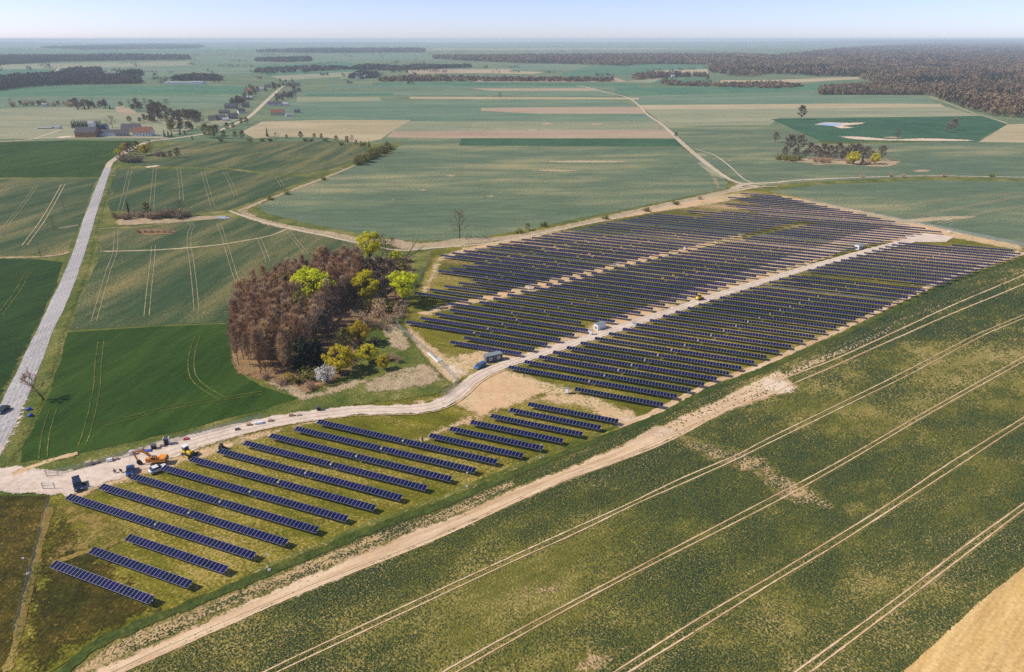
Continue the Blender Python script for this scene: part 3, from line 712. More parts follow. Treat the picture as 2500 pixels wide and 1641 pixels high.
# --- dry reedy ditch that crosses the middle, and paths
ribbon('dry_ditch', [(866, 404), (830, 420), (760, 447), (690, 474), (640, 492), (595, 512)], [3, 3, 4, 4, 4, 5], 'dry_grass', 4, 0.8)
ribbon('dry_ditch', [(585, 512), (625, 535), (700, 555), (800, 572), (880, 588), (960, 592), (1010, 602), (1080, 598), (1130, 590), (1200, 585), (1280, 575), (1400, 550), (1600, 505), (1720, 480), (1790, 465), (1850, 455)], [4, 6, 7, 8, 8, 9, 12, 12, 12, 9, 7, 6, 6, 6, 8, 8], 'dry_grass', 4, 1.0)
ribbon('path', [(560, 515), (600, 530), (680, 552), (800, 578), (900, 600), (980, 612), (1060, 606), (1200, 594), (1300, 574), (1450, 544), (1640, 502), (1780, 470), (1850, 458), (1900, 455)], 2.2, 'farm_path', 5, 0.3)
ribbon('path', [(1790, 462), (1820, 450), (1880, 447), (1960, 440), (2100, 434), (2250, 430), (2420, 432), (2640, 436)], [6, 5, 4, 4, 3, 2.5, 2.5, 2.5], 'farm_path', 5, 0.8)
ribbon('path', [(1850, 456), (1800, 446), (1760, 425), (1700, 380), (1660, 345), (1640, 325), (1610, 300), (1580, 280), (1560, 258), (1530, 238), (1480, 226), (1440, 215), (1410, 209)], [5, 4, 4, 5, 5, 5, 4, 4, 4, 4, 5, 5, 5], 'farm_path', 5, 0.4)
ribbon('path', [(1870, 455), (1820, 440), (1780, 405), (1745, 380), (1700, 365)], 1.6, 'farm_path', 5, 0.4)
ribbon('path', [(2270, 236), (2330, 258), (2375, 276), (2410, 286), (2460, 302)], 3.5, 'straw', 4, 0.4)
for pts in ([(1690, 378), (1720, 384), (1735, 380), (1705, 372)], [(1715, 393), (1760, 420), (1775, 440), (1740, 430), (1700, 400)]):
    sheet('bare_patch', pts, 'pasture', 4, 1.0, True)
for pts in ([(1730, 422), (1740, 422), (1760, 453), (1750, 460)], ): sheet('bare_patch', pts, 'straw', 4, 1.0, True)
# pale sandy spots in the far fields
for (x, y, rx, ry) in ((1335, 303, 22, 3), (1300, 318, 20, 3), (1455, 304, 28, 3), (1530, 298, 18, 2), (1605, 313, 14, 3), (1160, 306, 18, 2), (1220, 316, 24, 2), (1375, 360, 10, 1.5), (1430, 395, 110, 3), (1350, 417, 60, 3),
                       (1100, 430, 16, 3), (1200, 480, 14, 3), (1030, 465, 14, 3), (960, 490, 10, 2.5), (820, 488, 8, 2.5), (950, 490, 8, 2), (1730, 395, 8, 2), (2250, 418, 30, 3), (2000, 402, 30, 2), (2180, 336, 28, 2.5), (1180, 250, 9, 1), (1780, 393, 16, 2)):
    sheet('bare_patch', [(x + rx * math.cos(t) * RND.uniform(.7, 1.2), y + ry * math.sin(t) * RND.uniform(.7, 1.2)) for t in [k * math.pi / 5 for k in range(10)]], 'straw', 4, 0.6, True)
for pts in ([(1985, 305), (2010, 299), (2070, 300), (2115, 299), (2100, 304), (2060, 308), (2090, 312), (2050, 314), (2030, 308)], [(2040, 333), (2100, 334), (2180, 340), (2260, 338), (2370, 342), (2360, 345), (2180, 344), (2090, 341)],
            [(100, 395), (130, 396)] * 0 or [(348, 408), (385, 403), (390, 407), (360, 411)]):
    sheet('bare_patch', pts, 'sand_pale', 4, 0.6, True)
sheet('pond', [(1995, 303), (2015, 301), (2055, 303), (2050, 307), (2020, 307)], 'water', 5, 0.2, True)
sheet('pond', [(525, 532), (545, 530), (562, 532), (545, 535)], 'water', 5, 0.2, True)
sheet('bare_patch', [(280, 540), (300, 530), (420, 535), (480, 528), (560, 526), (550, 534), (430, 545), (330, 550), (285, 552)], 'dry_grass', 4, 0.8)
sheet('bare_patch', [(330, 565), (350, 558), (420, 562), (425, 572), (350, 575)], 'leaf_litter', 5, 0.6, True)
sheet('bare_patch', [(2040, 556), (2060, 550)] * 0 or [(2170, 540), (2300, 528), (2390, 530), (2330, 538), (2210, 545)], 'straw', 4, 1.0, True)
for pts in ([(2150, 512), (2300, 490), (2500, 470)], [(2230, 528), (2360, 505), (2500, 478)], [(2290, 548), (2400, 520), (2520, 500)]):
    tram(pts, 2.4, 0.6, 'straw')
# copse floors
sheet('grove_floor', [(560, 880), (565, 820), (590, 765), (650, 720), (750, 685), (860, 660), (900, 630), (1000, 630), (1015, 680), (1000, 740), (965, 775), (915, 800), (880, 850), (865, 905), (820, 930), (760, 960), (725, 972), (650, 935), (580, 915)], 'leaf_litter', 5, 0.8)
sheet('verge', [(725, 974), (800, 940), (900, 905), (960, 850), (980, 800), (1060, 895), (1110, 940), (1070, 968), (900, 990), (760, 1010), (640, 1035), (500, 1070), (350, 1110), (220, 1150), (130, 1165), (-20, 1200), (45, 1132), (200, 1108), (340, 1078), (500, 1039), (640, 1004)], 'verge', 4, 0.5)
sheet('verge', [(880, 940), (960, 905), (1040, 890), (1075, 915), (1060, 940), (960, 955), (900, 960)], 'dry_grass', 6, 1.0, True)
sheet('verge', [(640, 930), (700, 930), (760, 960), (830, 935), (900, 925), (880, 945), (760, 975), (725, 976)], 'dry_grass', 6, 1.0, True)
sheet('verge', [(950, 850), (930, 800), (970, 790), (1000, 830), (990, 860)], 'dry_grass', 6, 1.0, True)
sheet('verge', [(1895, 392), (1960, 385), (2180, 388), (2190, 404), (2140, 408), (2040, 402), (1960, 398)], 'dry_grass', 4, 0.8, True)
# --- gravel drive into the park
drive = [(-260, 1180), (-80, 1172), (0, 1170), (70, 1175), (180, 1175), (300, 1140), (380, 1108), (480, 1078), (600, 1046), (700, 1025), (790, 1012), (870, 1003), (960, 1001), (1030, 998), (1080, 985), (1120, 960), (1150, 932), (1190, 908), (1240, 889), (1280, 877), (1357, 852), (1434, 827), (1510, 802), (1587, 776), (1644, 759), (1749, 723), (1875, 684), (2006, 645), (2138, 610), (2240, 583)]
ribbon('gravel_drive', drive, [9, 9, 9, 9, 9, 10, 10, 8, 6.5, 6, 5.5, 5, 5, 5, 5, 5] + [4.6] * 12 + [6], 'gravel', 7, 0.35)
sheet('gravel_drive', [(150, 1160), (300, 1118), (400, 1085), (470, 1068), (480, 1090), (420, 1115), (330, 1150), (250, 1180), (190, 1205), (160, 1215), (140, 1190)], 'gravel', 8, 0.4)
sheet('gravel_drive', [(2200, 578), (2260, 570), (2330, 580), (2310, 592), (2240, 592)], 'gravel', 8, 0.4)
ribbon('path', [(30, 1160), (110, 1130), (190, 1108)], 2.0, 'site_soil', 7, 0.3)
for off in (-1.1, 1.1, 3.4):
    pts = spline([G(x, y) for x, y in drive[6:]], 3); q = []
    for i, p in enumerate(pts):
        d = (pts[min(i + 1, len(pts) - 1)] - pts[max(i - 1, 0)]).normalized(); q.append(p + Vector((d.y, -d.x, 0)) * off)
    ribbon('wheel_track', q, 0.4, 'site_soil' if off > 2 else 'sand_pale', 9, 0.1, False, True)

# ---------------------------------------------------------------- solar park
MOD_W, MOD_L, AXIS = 1.02, 1.80, 1.5
GLS, FRM = M['cells'], M['frame']

def module_geo(mb, x0, nx=0):
    """one framed glass module, hanging across the torque tube"""
    x1 = x0 + MOD_W - 0.025; y0, y1 = -MOD_L / 2, MOD_L / 2; zt, zb, fw = 0.075, 0.035, 0.028
    o = [(x0, y0), (x1, y0), (x1, y1), (x0, y1)]
    i = [(x0 + fw, y0 + fw), (x1 - fw, y0 + fw), (x1 - fw, y1 - fw), (x0 + fw, y1 - fw)]
    vs = [(x, y, zb) for x, y in o] + [(x, y, zt) for x, y in o] + [(x, y, zt) for x, y in i] + [(x, y, zt - 0.012) for x, y in i]
    fs = [(3, 2, 1, 0)] + [(k, (k + 1) % 4, 4 + (k + 1) % 4, 4 + k) for k in range(4)] + [(4 + k, 4 + (k + 1) % 4, 8 + (k + 1) % 4, 8 + k) for k in range(4)] \
        + [(8 + k, 8 + (k + 1) % 4, 12 + (k + 1) % 4, 12 + k) for k in range(4)]
    mb.add(vs, fs, 1)
    zc = zt - 0.012
    xa, ya, xb, yb = i[0][0], i[0][1], i[2][0], i[2][1]
    mb.add([(xa, ya, zc), (xb, ya, zc), (xb, yb, zc), (xa, yb, zc)], [(0, 1, 2, 3)], 0)

_one = MB(); module_geo(_one, -MOD_W / 2)
mod_me = mesh('solar_module', _one.v, _one.f, False, _one.m); mod_me.materials.append(GLS); mod_me.materials.append(FRM)
arrays, tubes = {}, {}
def array_mesh(n):
    if n not in arrays:
        mb = MB()
        for k in range(n): module_geo(mb, (k - n / 2) * MOD_W)
        me = mesh('panel_array', mb.v, mb.f, False, mb.m); me.materials.append(GLS); me.materials.append(FRM)
        t = MB().tube((-n / 2 * MOD_W - 0.2, 0, 0), (n / 2 * MOD_W + 0.2, 0, 0), 0.07, n=6)
        tm = mesh('torque_tube', t.v, t.f); tm.materials.append(M['grey_metal'])
        arrays[n], tubes[n] = me, tm
    return arrays[n], tubes[n]
_p = MB().box(-0.06, 0.06, -0.05, 0.05, -0.05, AXIS - 0.05); _p.box(-0.1, 0.1, -0.11, 0.11, AXIS - 0.14, AXIS - 0.06)
post_me = mesh('post', _p.v, _p.f); post_me.materials.append(M['grey_metal'])
_d = MB().box(-0.1, 0.1, -0.14, 0.14, AXIS - 0.3, AXIS + 0.05); _d.tube((0, 0, 0.05), (0, 0, AXIS - 0.3), 0.07)
drive_me = mesh('drive_unit', _d.v, _d.f); drive_me.materials.append(M['white_metal'])
n_tables = 0
def table(u0, u1, n, label, group, tilt=11.0, near=False, drive=False):
    """one tracker table: row of modules on a torque tube on posts"""
    global n_tables; n_tables += 1
    k = max(8, round((u1 - u0) / MOD_W)); c = (u0 + u1) / 2
    p = U * c + NV * n
    t = empty('solar_table', (p.x, p.y, 0), ROW_RZ)
    tag(t, label, 'solar panels', group)
    am, tm = array_mesh(k)
    ti = math.radians(tilt + 2.5 + RND.uniform(-1.2, 1.2))
    o = link('torque_tube', tm, None, t); o.location = (0, 0, AXIS - 0.03)
    if near:
        for j in range(k):
            m = link('panel', mod_me, None, t)
            x = (j - k / 2 + 0.5) * MOD_W
            m.matrix_local = Matrix.Translation((0, 0, AXIS)) @ Matrix.Rotation(ti + math.radians(RND.uniform(-.25, .25)), 4, 'X') @ Matrix.Translation((x, 0, 0))
    else:
        m = link('panel_array', am, None, t); m['kind'] = 'stuff'
        m.location = (0, 0, AXIS); m.rotation_euler = (ti, 0, 0)
    L = k * MOD_W
    ys = 6 if (near or p.y < 330) else 0
    for j in range(ys):
        q = link('post', post_me, None, t); q.location = (-L / 2 + 0.6 + j * (L - 1.2) / (ys - 1), 0, 0)
    if drive:
        q = link('drive_unit', drive_me, None, t); q.location = (L / 2 + 0.25, 0, 0)
    return t

def ordn(k):
    w = ['nearest', 'second', 'third', 'fourth', 'fifth', 'sixth', 'seventh', 'eighth', 'ninth', 'tenth', 'eleventh', 'twelfth']
    return w[k] if k < 12 else '%d%s' % (k + 1, 'th' if 10 < (k + 1) % 100 < 20 else {1: 'st', 2: 'nd', 3: 'rd'}.get((k + 1) % 10, 'th'))

# front block: three single tables, ten double rows, six single tables
nA = [68.7, 74.7, 80.6]; uA = [-130.3, -126.6, -122.9]
for k in range(3):
    table(uA[k], uA[k] + 27.54, nA[k], 'short blue solar table by the bottom left corner, %s of three' % ['nearest', 'middle', 'farthest'][k], 'front solar tables', 11.5, True)
nB = [86.1, 92.0, 97.9, 103.6, 109.3, 115.0, 120.6, 126.2, 131.8, 137.3]; uB = [-148.5, -144.7, -141.0, -137.1, -133.3, -129.5, -125.8, -121.8, -117.7, -114.2]
for k in range(10):
    for s in (0, 1):
        table(uB[k] + s * 28.05, uB[k] + 27.54 + s * 28.05, nB[k], '%s half of the %s long double row of solar panels beside the parking area' % (['left', 'right'][s], ordn(k)), 'front solar tables', 11.0, True, s == 0)
nC = [142.5, 147.8, 153.2, 158.5, 163.8, 169.0]; uC = [-80.9, -77.2, -73.3, -69.3, -65.5, -61.7]
for k in range(6):
    table(uC[k], uC[k] + 27.54, nC[k], 'short solar table in the group of six before the bare soil gap, %s' % ordn(k), 'front solar tables', 11.0, True)

SH = 0.648
nR = [183.5, 190.3, 196.1, 201.6, 207.0, 212.5, 218.1, 224.1, 230.2, 236.4, 242.7, 249.0, 255.3, 261.6, 267.8, 273.7, 279.5, 285.3, 291.0, 296.7, 302.4, 308.2, 314.2, 320.4, 326.8, 333.3, 339.5, 345.4, 351.3, 357.1, 362.6, 368.3, 374.2, 380.2, 386.2, 391.6, 396.9, 402.2, 407.6]
while nR[-1] < 506: nR.append(nR[-1] + 5.7)
# surveyed ends of the rows (distance along the row direction) against the row's offset
def meas(pairs):
    a = np.array(pairs, float); c = np.polyfit(a[:, 0], a[:, 1], 2); return lambda n: float(np.polyval(c, n))
R_LEFT = meas([(190.3, -77.5), (207, -66.3), (230.2, -51.3), (249.2, -40.5), (267.9, -29.5), (290.9, -14.3), (314.2, .6), (339.3, 16.2), (362.3, 30.8), (386.6, 46.5), (406.7, 62.4)])
M_RIGHT = meas([(201.7, -77.1), (217.9, -67.1), (242.1, -52.8), (261.5, -42.4), (280, -30.9), (303.8, -15.9), (326.2, -.6), (345.3, 10.6), (369.3, 26.2), (397, 45.5), (417.5, 62.3), (434.7, 74.9)])
M_LEFT = meas([(215.3, -127.7), (232.8, -116.6), (250, -105.4), (273.5, -91.3), (296.9, -76.5), (321.1, -61.8), (343.6, -46.3), (367.5, -30.9), (379, -23.1), (413.1, 4.2), (425.5, 12.4)])
L_RIGHT = meas([(245.7, -113.1), (263.3, -103), (274.3, -95.6), (296.7, -81.6), (319, -66.4), (336.9, -54.6), (355.2, -43.7), (378, -28.7), (430, 6.0)])
g = 'solar tables right of the gravel drive'
for k, n in enumerate(nR[:39]):
    s0 = R_LEFT(n)
    tl = 11.0
    if k == 25: tl = -27.0
    if k in (21,): tl = -4.0
    if k == 0:
        table(-51.3, -24.1, n, 'single solar table beside the white cabinet, nearest right of the drive', g, tl); continue
    for s in (0, 1):
        nm = '%s solar table of the %s double row right of the straight drive' % (['left', 'right'][s], ordn(k - 1))
        if k == 25: nm = 'blackish solar table tipped away from the rest, %s half' % ['left', 'right'][s]
        table(s0 + s * 28.05, s0 + 27.54 + s * 28.05, n, nm, g, tl, False, s == 0 and k < 20)
table(87.7, 115.1, 413.2, 'single solar table beyond the gravel turning place, at the far right', g)
g = 'solar tables between drive and sandy path'
for k, n in enumerate(nR[3:44]):
    e = M_RIGHT(n); a0 = M_LEFT(n); hl = (e - a0 - .6) / 2
    if k < 2:
        table(e - 27.4, e, n, 'single solar table behind the dark site office, %s' % ordn(k), g); continue
    if k == 6: e -= 8.0; a0 -= 8.0
    for s in (0, 1):
        table(a0 + s * (hl + .6), a0 + hl + s * (hl + .6), n, '%s solar table of the %s row between drive and sandy path' % (['left', 'right'][s], ordn(k)), g, -3.0 if k in (30, 33) else 11.0, False, False)
g = 'solar tables left of the sandy path'
for k, n in enumerate(nR[10:10 + 34]):
    e = L_RIGHT(n)
    nt_ = 1 if k < 5 else 2 if k < 10 else 3
    if k < 5: segs = [(e - 26.0, e)]
    elif k < 9: segs = [(e - 50.2, e - 25.6), (e - 24.8, e)]
    elif n > 425: segs = [(e - 50.2, e - 25.6), (e - 24.8, e)]
    else: segs = [(e - 75.2, e - 50.8), (e - 49.4, e - 25.6), (e - 24.8, e)]
    for s, (a, b) in enumerate(segs):
        w = {1: ['only'], 2: ['left', 'right'], 3: ['left', 'middle', 'right']}[len(segs)][s]
        table(a, b, n, '%s solar table of the %s row left of the sandy path' % (w, ordn(k)), g, -2.0 if k in (12, 21, 22, 26) else 10.0)
# far corner beyond the end of the drive
g = 'solar tables in the far corner'
for k, n in enumerate([x for x in nR if x > 431.5]):
    right = 88.0 - (n - 441.0) * 1.28
    left = -272.0 + SH * n if n < 437 else (-50.0 if n < 448 else -34.0 + max(0, n - 495) * 0.5)
    if n > 437: left = max(left, -60)
    if n <= 433: continue
    x = right; j = 0
    pass
    if n < 437: continue
    while x - 27.4 > left - 6 and j < 5:
        table(x - 27.4, x, n, 'solar table in the far upper corner, %s row, number %d from the fence end' % (ordn(k), j + 1), g, -3.0 if k in (3,) else 11.0)
        x -= 28.6; j += 1
print('tables', n_tables)

# ---------------------------------------------------------------- trees
def vrand(r):
    while True:
        v = Vector((r.uniform(-1, 1), r.uniform(-1, 1), r.uniform(-1, 1)))
        if 0.05 < v.length < 1: return v.normalized()

def make_tree(seed, H, R, cb=0.3, limbs=12, subs=5, per=14, mode='twig', size=0.5, el=(0.5, 1.1), lean=0.0, trunk_r=None, sub_len=0.42, nm='tree', forks=1, droop=0.0, width=0.07, upw=.35):
    """returns (trunk mesh, crown mesh): tapered trunk with limbs and branches, crown of many twigs or leaves"""
    r = random.Random(seed)
    tb = MB(); tr = trunk_r or H * 0.017
    pts = [Vector((0, 0, -0.15))]
    off = Vector((0, 0, 0))
    top = H * 0.88
    for i in range(1, 7):
        off += Vector((r.uniform(-1, 1), r.uniform(-1, 1), 0)) * H * 0.012
        pts.append(Vector((off.x - lean * (i / 6) ** 1.3 * H, off.y, top * i / 6)))
    for i in range(6):
        ra = tr * (1 - i / 7) * (1.25 if i == 0 else 1); rb = tr * (1 - (i + 1) / 7)
        tb.tube(pts[i], pts[i + 1], ra, rb, 6, caps=False)
    def at(t):
        x = t * 6; i = min(5, int(x)); return pts[i].lerp(pts[i + 1], x - i)
    V, T = [], []
    def sliver(p, d, L, w):
        s = d.cross(vrand(r)).normalized() * w
        b = len(V); e = p + d * L
        V.extend([p - s, p + s, e]); T.append((b, b + 1, b + 2))
    def leaf(p, s):
        a = vrand(r); b2 = a.cross(vrand(r)).normalized(); a *= s; b2 *= s * 0.8
        b = len(V); V.extend([p - a - b2, p + a - b2 * .6, p + a * .8 + b2, p - a * .7 + b2 * .9]); T.extend([(b, b + 1, b + 2), (b, b + 2, b + 3)])
    az = r.uniform(0, 6)
    for l in range(limbs):
        f = (l + r.uniform(-.3, .3)) / limbs; f = min(max(f, 0), .98)
        t = cb + (0.97 - cb) * f
        p0 = at(t); az += 2.4 + r.uniform(-.4, .4)
        e = el[0] + (el[1] - el[0]) * f + r.uniform(-.15, .15)
        prof = math.sin(math.pi * (0.22 + 0.74 * f)) ** 0.8
        L = R * prof * r.uniform(0.75, 1.15)
        d = Vector((math.cos(az) * math.cos(e), math.sin(az) * math.cos(e), math.sin(e)))
        pm = p0 + d * L * 0.5 + Vector((0, 0, r.uniform(-.05, .05) * L)); d2 = (d + Vector((0, 0, 0.25 - droop))).normalized(); p1 = pm + d2 * L * 0.55
        rr_ = tr * 0.45 * (1 - 0.5 * f)
        tb.tube(p0, pm, rr_, rr_ * .6, 4, caps=False); tb.tube(pm, p1, rr_ * .6, rr_ * .2, 4, caps=False)
        for s in range(subs):
            q = 0.25 + 0.75 * (s + r.random()) / subs
            ps = p0.lerp(pm, q * 2) if q < .5 else pm.lerp(p1, q * 2 - 1)
            ds = (d + vrand(r) * 0.85 + Vector((0, 0, 0.2 - droop))).normalized()
            Ls = L * sub_len * r.uniform(.7, 1.2) * (1.1 - .5 * q) + 0.25
            pe = ps + ds * Ls
            tb.tube(ps, pe, rr_ * .3, rr_ * .08, 3, caps=False)
            for k in range(per):
                x = r.uniform(0.15, 1.05)
                pp = ps.lerp(pe, x)
                if mode == 'twig':
                    dt = (ds * 0.6 + vrand(r) * 0.75 + Vector((0, 0, upw - droop))).normalized()
                    sliver(pp, dt, size * r.uniform(.6, 1.5), width * r.uniform(.6, 1.3))
                else:
                    leaf(pp + vrand(r) * r.random() * (0.5 + 0.07 * H) * 0.6, size * r.uniform(.5, 1.2))
    tm = mesh('trunk', tb.v, tb.f, True)
    cm = fast_mesh('crown', np.array([tuple(v) for v in V]), np.array(T))
    return tm, cm

def make_leafy(seed, H, R, cb=0.2, clumps=60, per=95, size=.24, crown_r=1.3, trunk_r=.2):
    """round crown in full young leaf: leaf clumps on limbs spread through an egg-shaped crown"""
    r = random.Random(seed); tb = MB(); V, T = [], []
    zc = H * (cb + 1) / 2; hz_ = H * (1 - cb) / 2
    tb.tube((0, 0, -.15), (0, 0, H * .35), trunk_r * 1.15, trunk_r * .8, 7, caps=False); tb.tube((0, 0, H * .35), (r.uniform(-.3, .3), r.uniform(-.3, .3), H * .85), trunk_r * .8, trunk_r * .15, 6, caps=False)
    for c in range(clumps):
        d = vrand(r); q = r.uniform(.45, 1.0) ** .6
        k = 1.0 - .25 * max(0, -d.z)
        p = Vector((d.x * R * q * k * r.uniform(.8, 1.05), d.y * R * q * k * r.uniform(.8, 1.05), zc + d.z * hz_ * q * .92))
        z0 = max(H * .15, p.z - r.uniform(.25, .5) * H)
        tb.tube((0, 0, z0), p, trunk_r * .28, trunk_r * .05, 3, caps=False)
        cr = crown_r * r.uniform(.6, 1.25)
        for i in range(per):
            e = vrand(r); g = r.uniform(.35, 1.0)
            pp = p + Vector((e.x * cr * g, e.y * cr * g, e.z * cr * g * .8))
            nrm = (e + vrand(r) * .7).normalized(); a = nrm.orthogonal().normalized(); b2 = nrm.cross(a); th = r.uniform(0, 6.28)
            a, b2 = a * math.cos(th) + b2 * math.sin(th), b2 * math.cos(th) - a * math.sin(th)
            s = size * r.uniform(.5, 1.15); a *= s; b2 *= s * .75
            b = len(V); V.extend([pp - a - b2, pp + a - b2 * .6, pp + a * .8 + b2, pp - a * .7 + b2 * .9]); T.extend([(b, b + 1, b + 2), (b, b + 2, b + 3)])
    return mesh('trunk', tb.v, tb.f, True), fast_mesh('crown', np.array([tuple(v) for v in V]), np.array(T))

def make_conifer(seed, H, R, tiers=16, per=11):
    r = random.Random(seed); tb = MB().tube((0, 0, -.1), (0, 0, H), H * .014, .02, 6)
    V, T = [], []
    for i in range(tiers):
        f = i / tiers; z = H * (0.10 + 0.88 * f); rad = R * (1 - f) ** 0.85 + .15
        for k in range(per):
            a = r.uniform(0, 6.28); L = rad * r.uniform(.7, 1.15); d = Vector((math.cos(a), math.sin(a), -.22)); s = Vector((-d.y, d.x, 0)) * (.22 * L + .12)
            for q in range(3):
                b = len(V); p0 = Vector((0, 0, z + r.uniform(-.3, .3))) + d * L * q * .25; p1 = p0 + d * L * .6
                V.extend([p0 - s * .5, p0 + s * .5, p1 + s * .4 + Vector((0, 0, r.uniform(-.2, .1))), p1 - s * .4]); T.extend([(b, b + 1, b + 2), (b, b + 2, b + 3)])
    return mesh('trunk', tb.v, tb.f, True), fast_mesh('crown', np.array([tuple(v) for v in V]), np.array(T))

def make_bush(seed, H, R, stems=16, per=34, mode='twig', size=.5):
    r = random.Random(seed); tb = MB(); V, T = [], []
    for i in range(stems):
        a = r.uniform(0, 6.28); e = r.uniform(.5, 1.4); L = min(H / max(math.sin(e), .3), R * 1.3) * r.uniform(.7, 1.05)
        p0 = Vector((r.uniform(-.3, .3) * R, r.uniform(-.3, .3) * R, 0)); d = Vector((math.cos(a) * math.cos(e), math.sin(a) * math.cos(e), math.sin(e)))
        p1 = p0 + d * L; tb.tube(p0, p1, .06, .015, 3, caps=False)
        for k in range(per):
            x = r.uniform(.2, 1.05); p = p0.lerp(p1, x) + vrand(r) * r.random() * .3 * R
            p.z = max(p.z, .1)
            if mode == 'twig':
                dt = (d * .6 + vrand(r)).normalized(); s = dt.cross(vrand(r)).normalized() * .05
                b = len(V); V.extend([p - s, p + s, p + dt * size * r.uniform(.6, 1.6)]); T.append((b, b + 1, b + 2))
            else:
                u_ = vrand(r); v_ = u_.cross(vrand(r)).normalized(); sz = size * r.uniform(.4, 1.)
                b = len(V); V.extend([p - u_ * sz - v_ * sz, p + u_ * sz - v_ * sz * .6, p + u_ * sz * .7 + v_ * sz, p - u_ * sz * .8 + v_ * sz * .9]); T.extend([(b, b + 1, b + 2), (b, b + 2, b + 3)])
    return mesh('stem', tb.v, tb.f, True), fast_mesh('foliage', np.array([tuple(v) for v in V]), np.array(T))

PROTO = {}
def proto(key, pair, bark, crown):
    tm, cm = pair
    tm.materials.append(M[bark]); cm.materials.append(M[crown])
    PROTO.setdefault(key, []).append((tm, cm))
for s in range(6): proto('grove', make_tree(100 + s, 15.5, 2.7 + .15 * s, .24, 22, 6, 15, 'twig', 1.15, (.95, 1.38), 0, .12, .5, width=.042, upw=.6), 'bark', 'twig' if s % 2 else 'twig_red')
for s in range(3): proto('budding', make_tree(150 + s, 12, 4.4, .22, 16, 7, 40, 'twig', .8, (.4, 1.2), 0, .2, .5, width=.10), 'bark', 'twig_grey')
for s in range(3): proto('olive', make_tree(170 + s, 11, 4.0, .18, 15, 7, 30, 'leaf', .20, (.3, 1.2), 0, .16), 'bark', 'leaf_olive')
for s in range(3): proto('lime', make_leafy(200 + s, 13.5, 5.0), 'bark_dark', 'leaf_lime')
for s in range(2): proto('yellow', make_leafy(230 + s, 10, 4.9, .1, 60, 95, .23, 1.25, .2), 'bark_dark', 'leaf_yellow')
for s in range(3): proto('bare', make_tree(260 + s, 14, 5.4, .26, 17, 7, 12, 'twig', .95, (.35, 1.25), 0, .26, .55, width=.04), 'bark_dark', 'twig_grey')
proto('lean', make_tree(290, 9, 3.4, .4, 12, 6, 22, 'twig', .7, (.4, 1.2), .42, .2, .5, width=.04), 'bark_dark', 'twig')
proto('blossom', make_leafy(300, 6.0, 3.8, .1, 50, 55, .15, 1.0, .14), 'bark', 'blossom')
for s in range(3): proto('conifer', make_conifer(310 + s, 12, 2.3), 'bark_dark', 'needle')
for s in range(3): proto('bush_brown', make_bush(330 + s, 2.6, 2.2), 'bark', 'twig')
for s in range(2): proto('bush_dark', make_bush(340 + s, 2.8, 2.2, 18, 40), 'bark_dark', 'twig_grey')
for s in range(3): proto('bush_olive', make_bush(350 + s, 3.0, 2.4, 16, 34, 'leaf', .22), 'bark', 'leaf_olive')
for s in range(2): proto('bush_yellow', make_bush(360 + s, 3.2, 2.4, 16, 40, 'leaf', .22), 'bark', 'leaf_yellow')
PH = dict(grove=15.5, budding=12, olive=11, lime=13.5, yellow=10, bare=14, lean=9, blossom=6.0, conifer=12, bush_brown=2.6, bush_dark=2.8, bush_olive=3.0, bush_yellow=3.2)
NAMES = dict(grove='bare_tree', budding='budding_tree', olive='budding_tree', lime='lime_green_tree', yellow='yellow_green_tree', bare='bare_tree', lean='leaning_tree', blossom='blossoming_tree', conifer='conifer',
             bush_brown='bush', bush_dark='bush', bush_olive='bush', bush_yellow='bush')
def plant(kind, px, py, h, label, group=None, wide=1.0, world=None, var=None, rz=None):
    p = world if world is not None else G(px, py)
    tm, cm = PROTO[kind][RND.randrange(len(PROTO[kind])) if var is None else var]
    o = empty(NAMES[kind], (p.x, p.y, 0), RND.uniform(0, 6.28) if rz is None else rz)
    s = h / PH[kind] * 1.03
    o.scale = (s * wide, s * wide, s)
    bushy = kind.startswith('bush')
    link('stem' if bushy else 'trunk', tm, None, o); link('foliage' if bushy else 'crown', cm, None, o)
    return tag(o, label, 'bush' if bushy else 'tree', group)

def inside(p, poly):
    c = False; j = len(poly) - 1
    for i in range(len(poly)):
        a, b = poly[i], poly[j]
        if (a.y > p.y) != (b.y > p.y) and p.x < (b.x - a.x) * (p.y - a.y) / (b.y - a.y) + a.x: c = not c
        j = i
    return c
def scatter(px_poly, spacing, rnd, jitter=.45):
    poly = [G(x, y) for x, y in px_poly]
    x0, x1 = min(p.x for p in poly), max(p.x for p in poly); y0, y1 = min(p.y for p in poly), max(p.y for p in poly)
    out = []; row = 0; y = y0
    while y < y1:
        x = x0 + (spacing / 2 if row % 2 else 0)
        while x < x1:
            p = Vector((x + rnd.uniform(-1, 1) * spacing * jitter, y + rnd.uniform(-1, 1) * spacing * jitter, 0))
            if inside(p, poly): out.append(p)
            x += spacing
        y += spacing * .87; row += 1
    return out

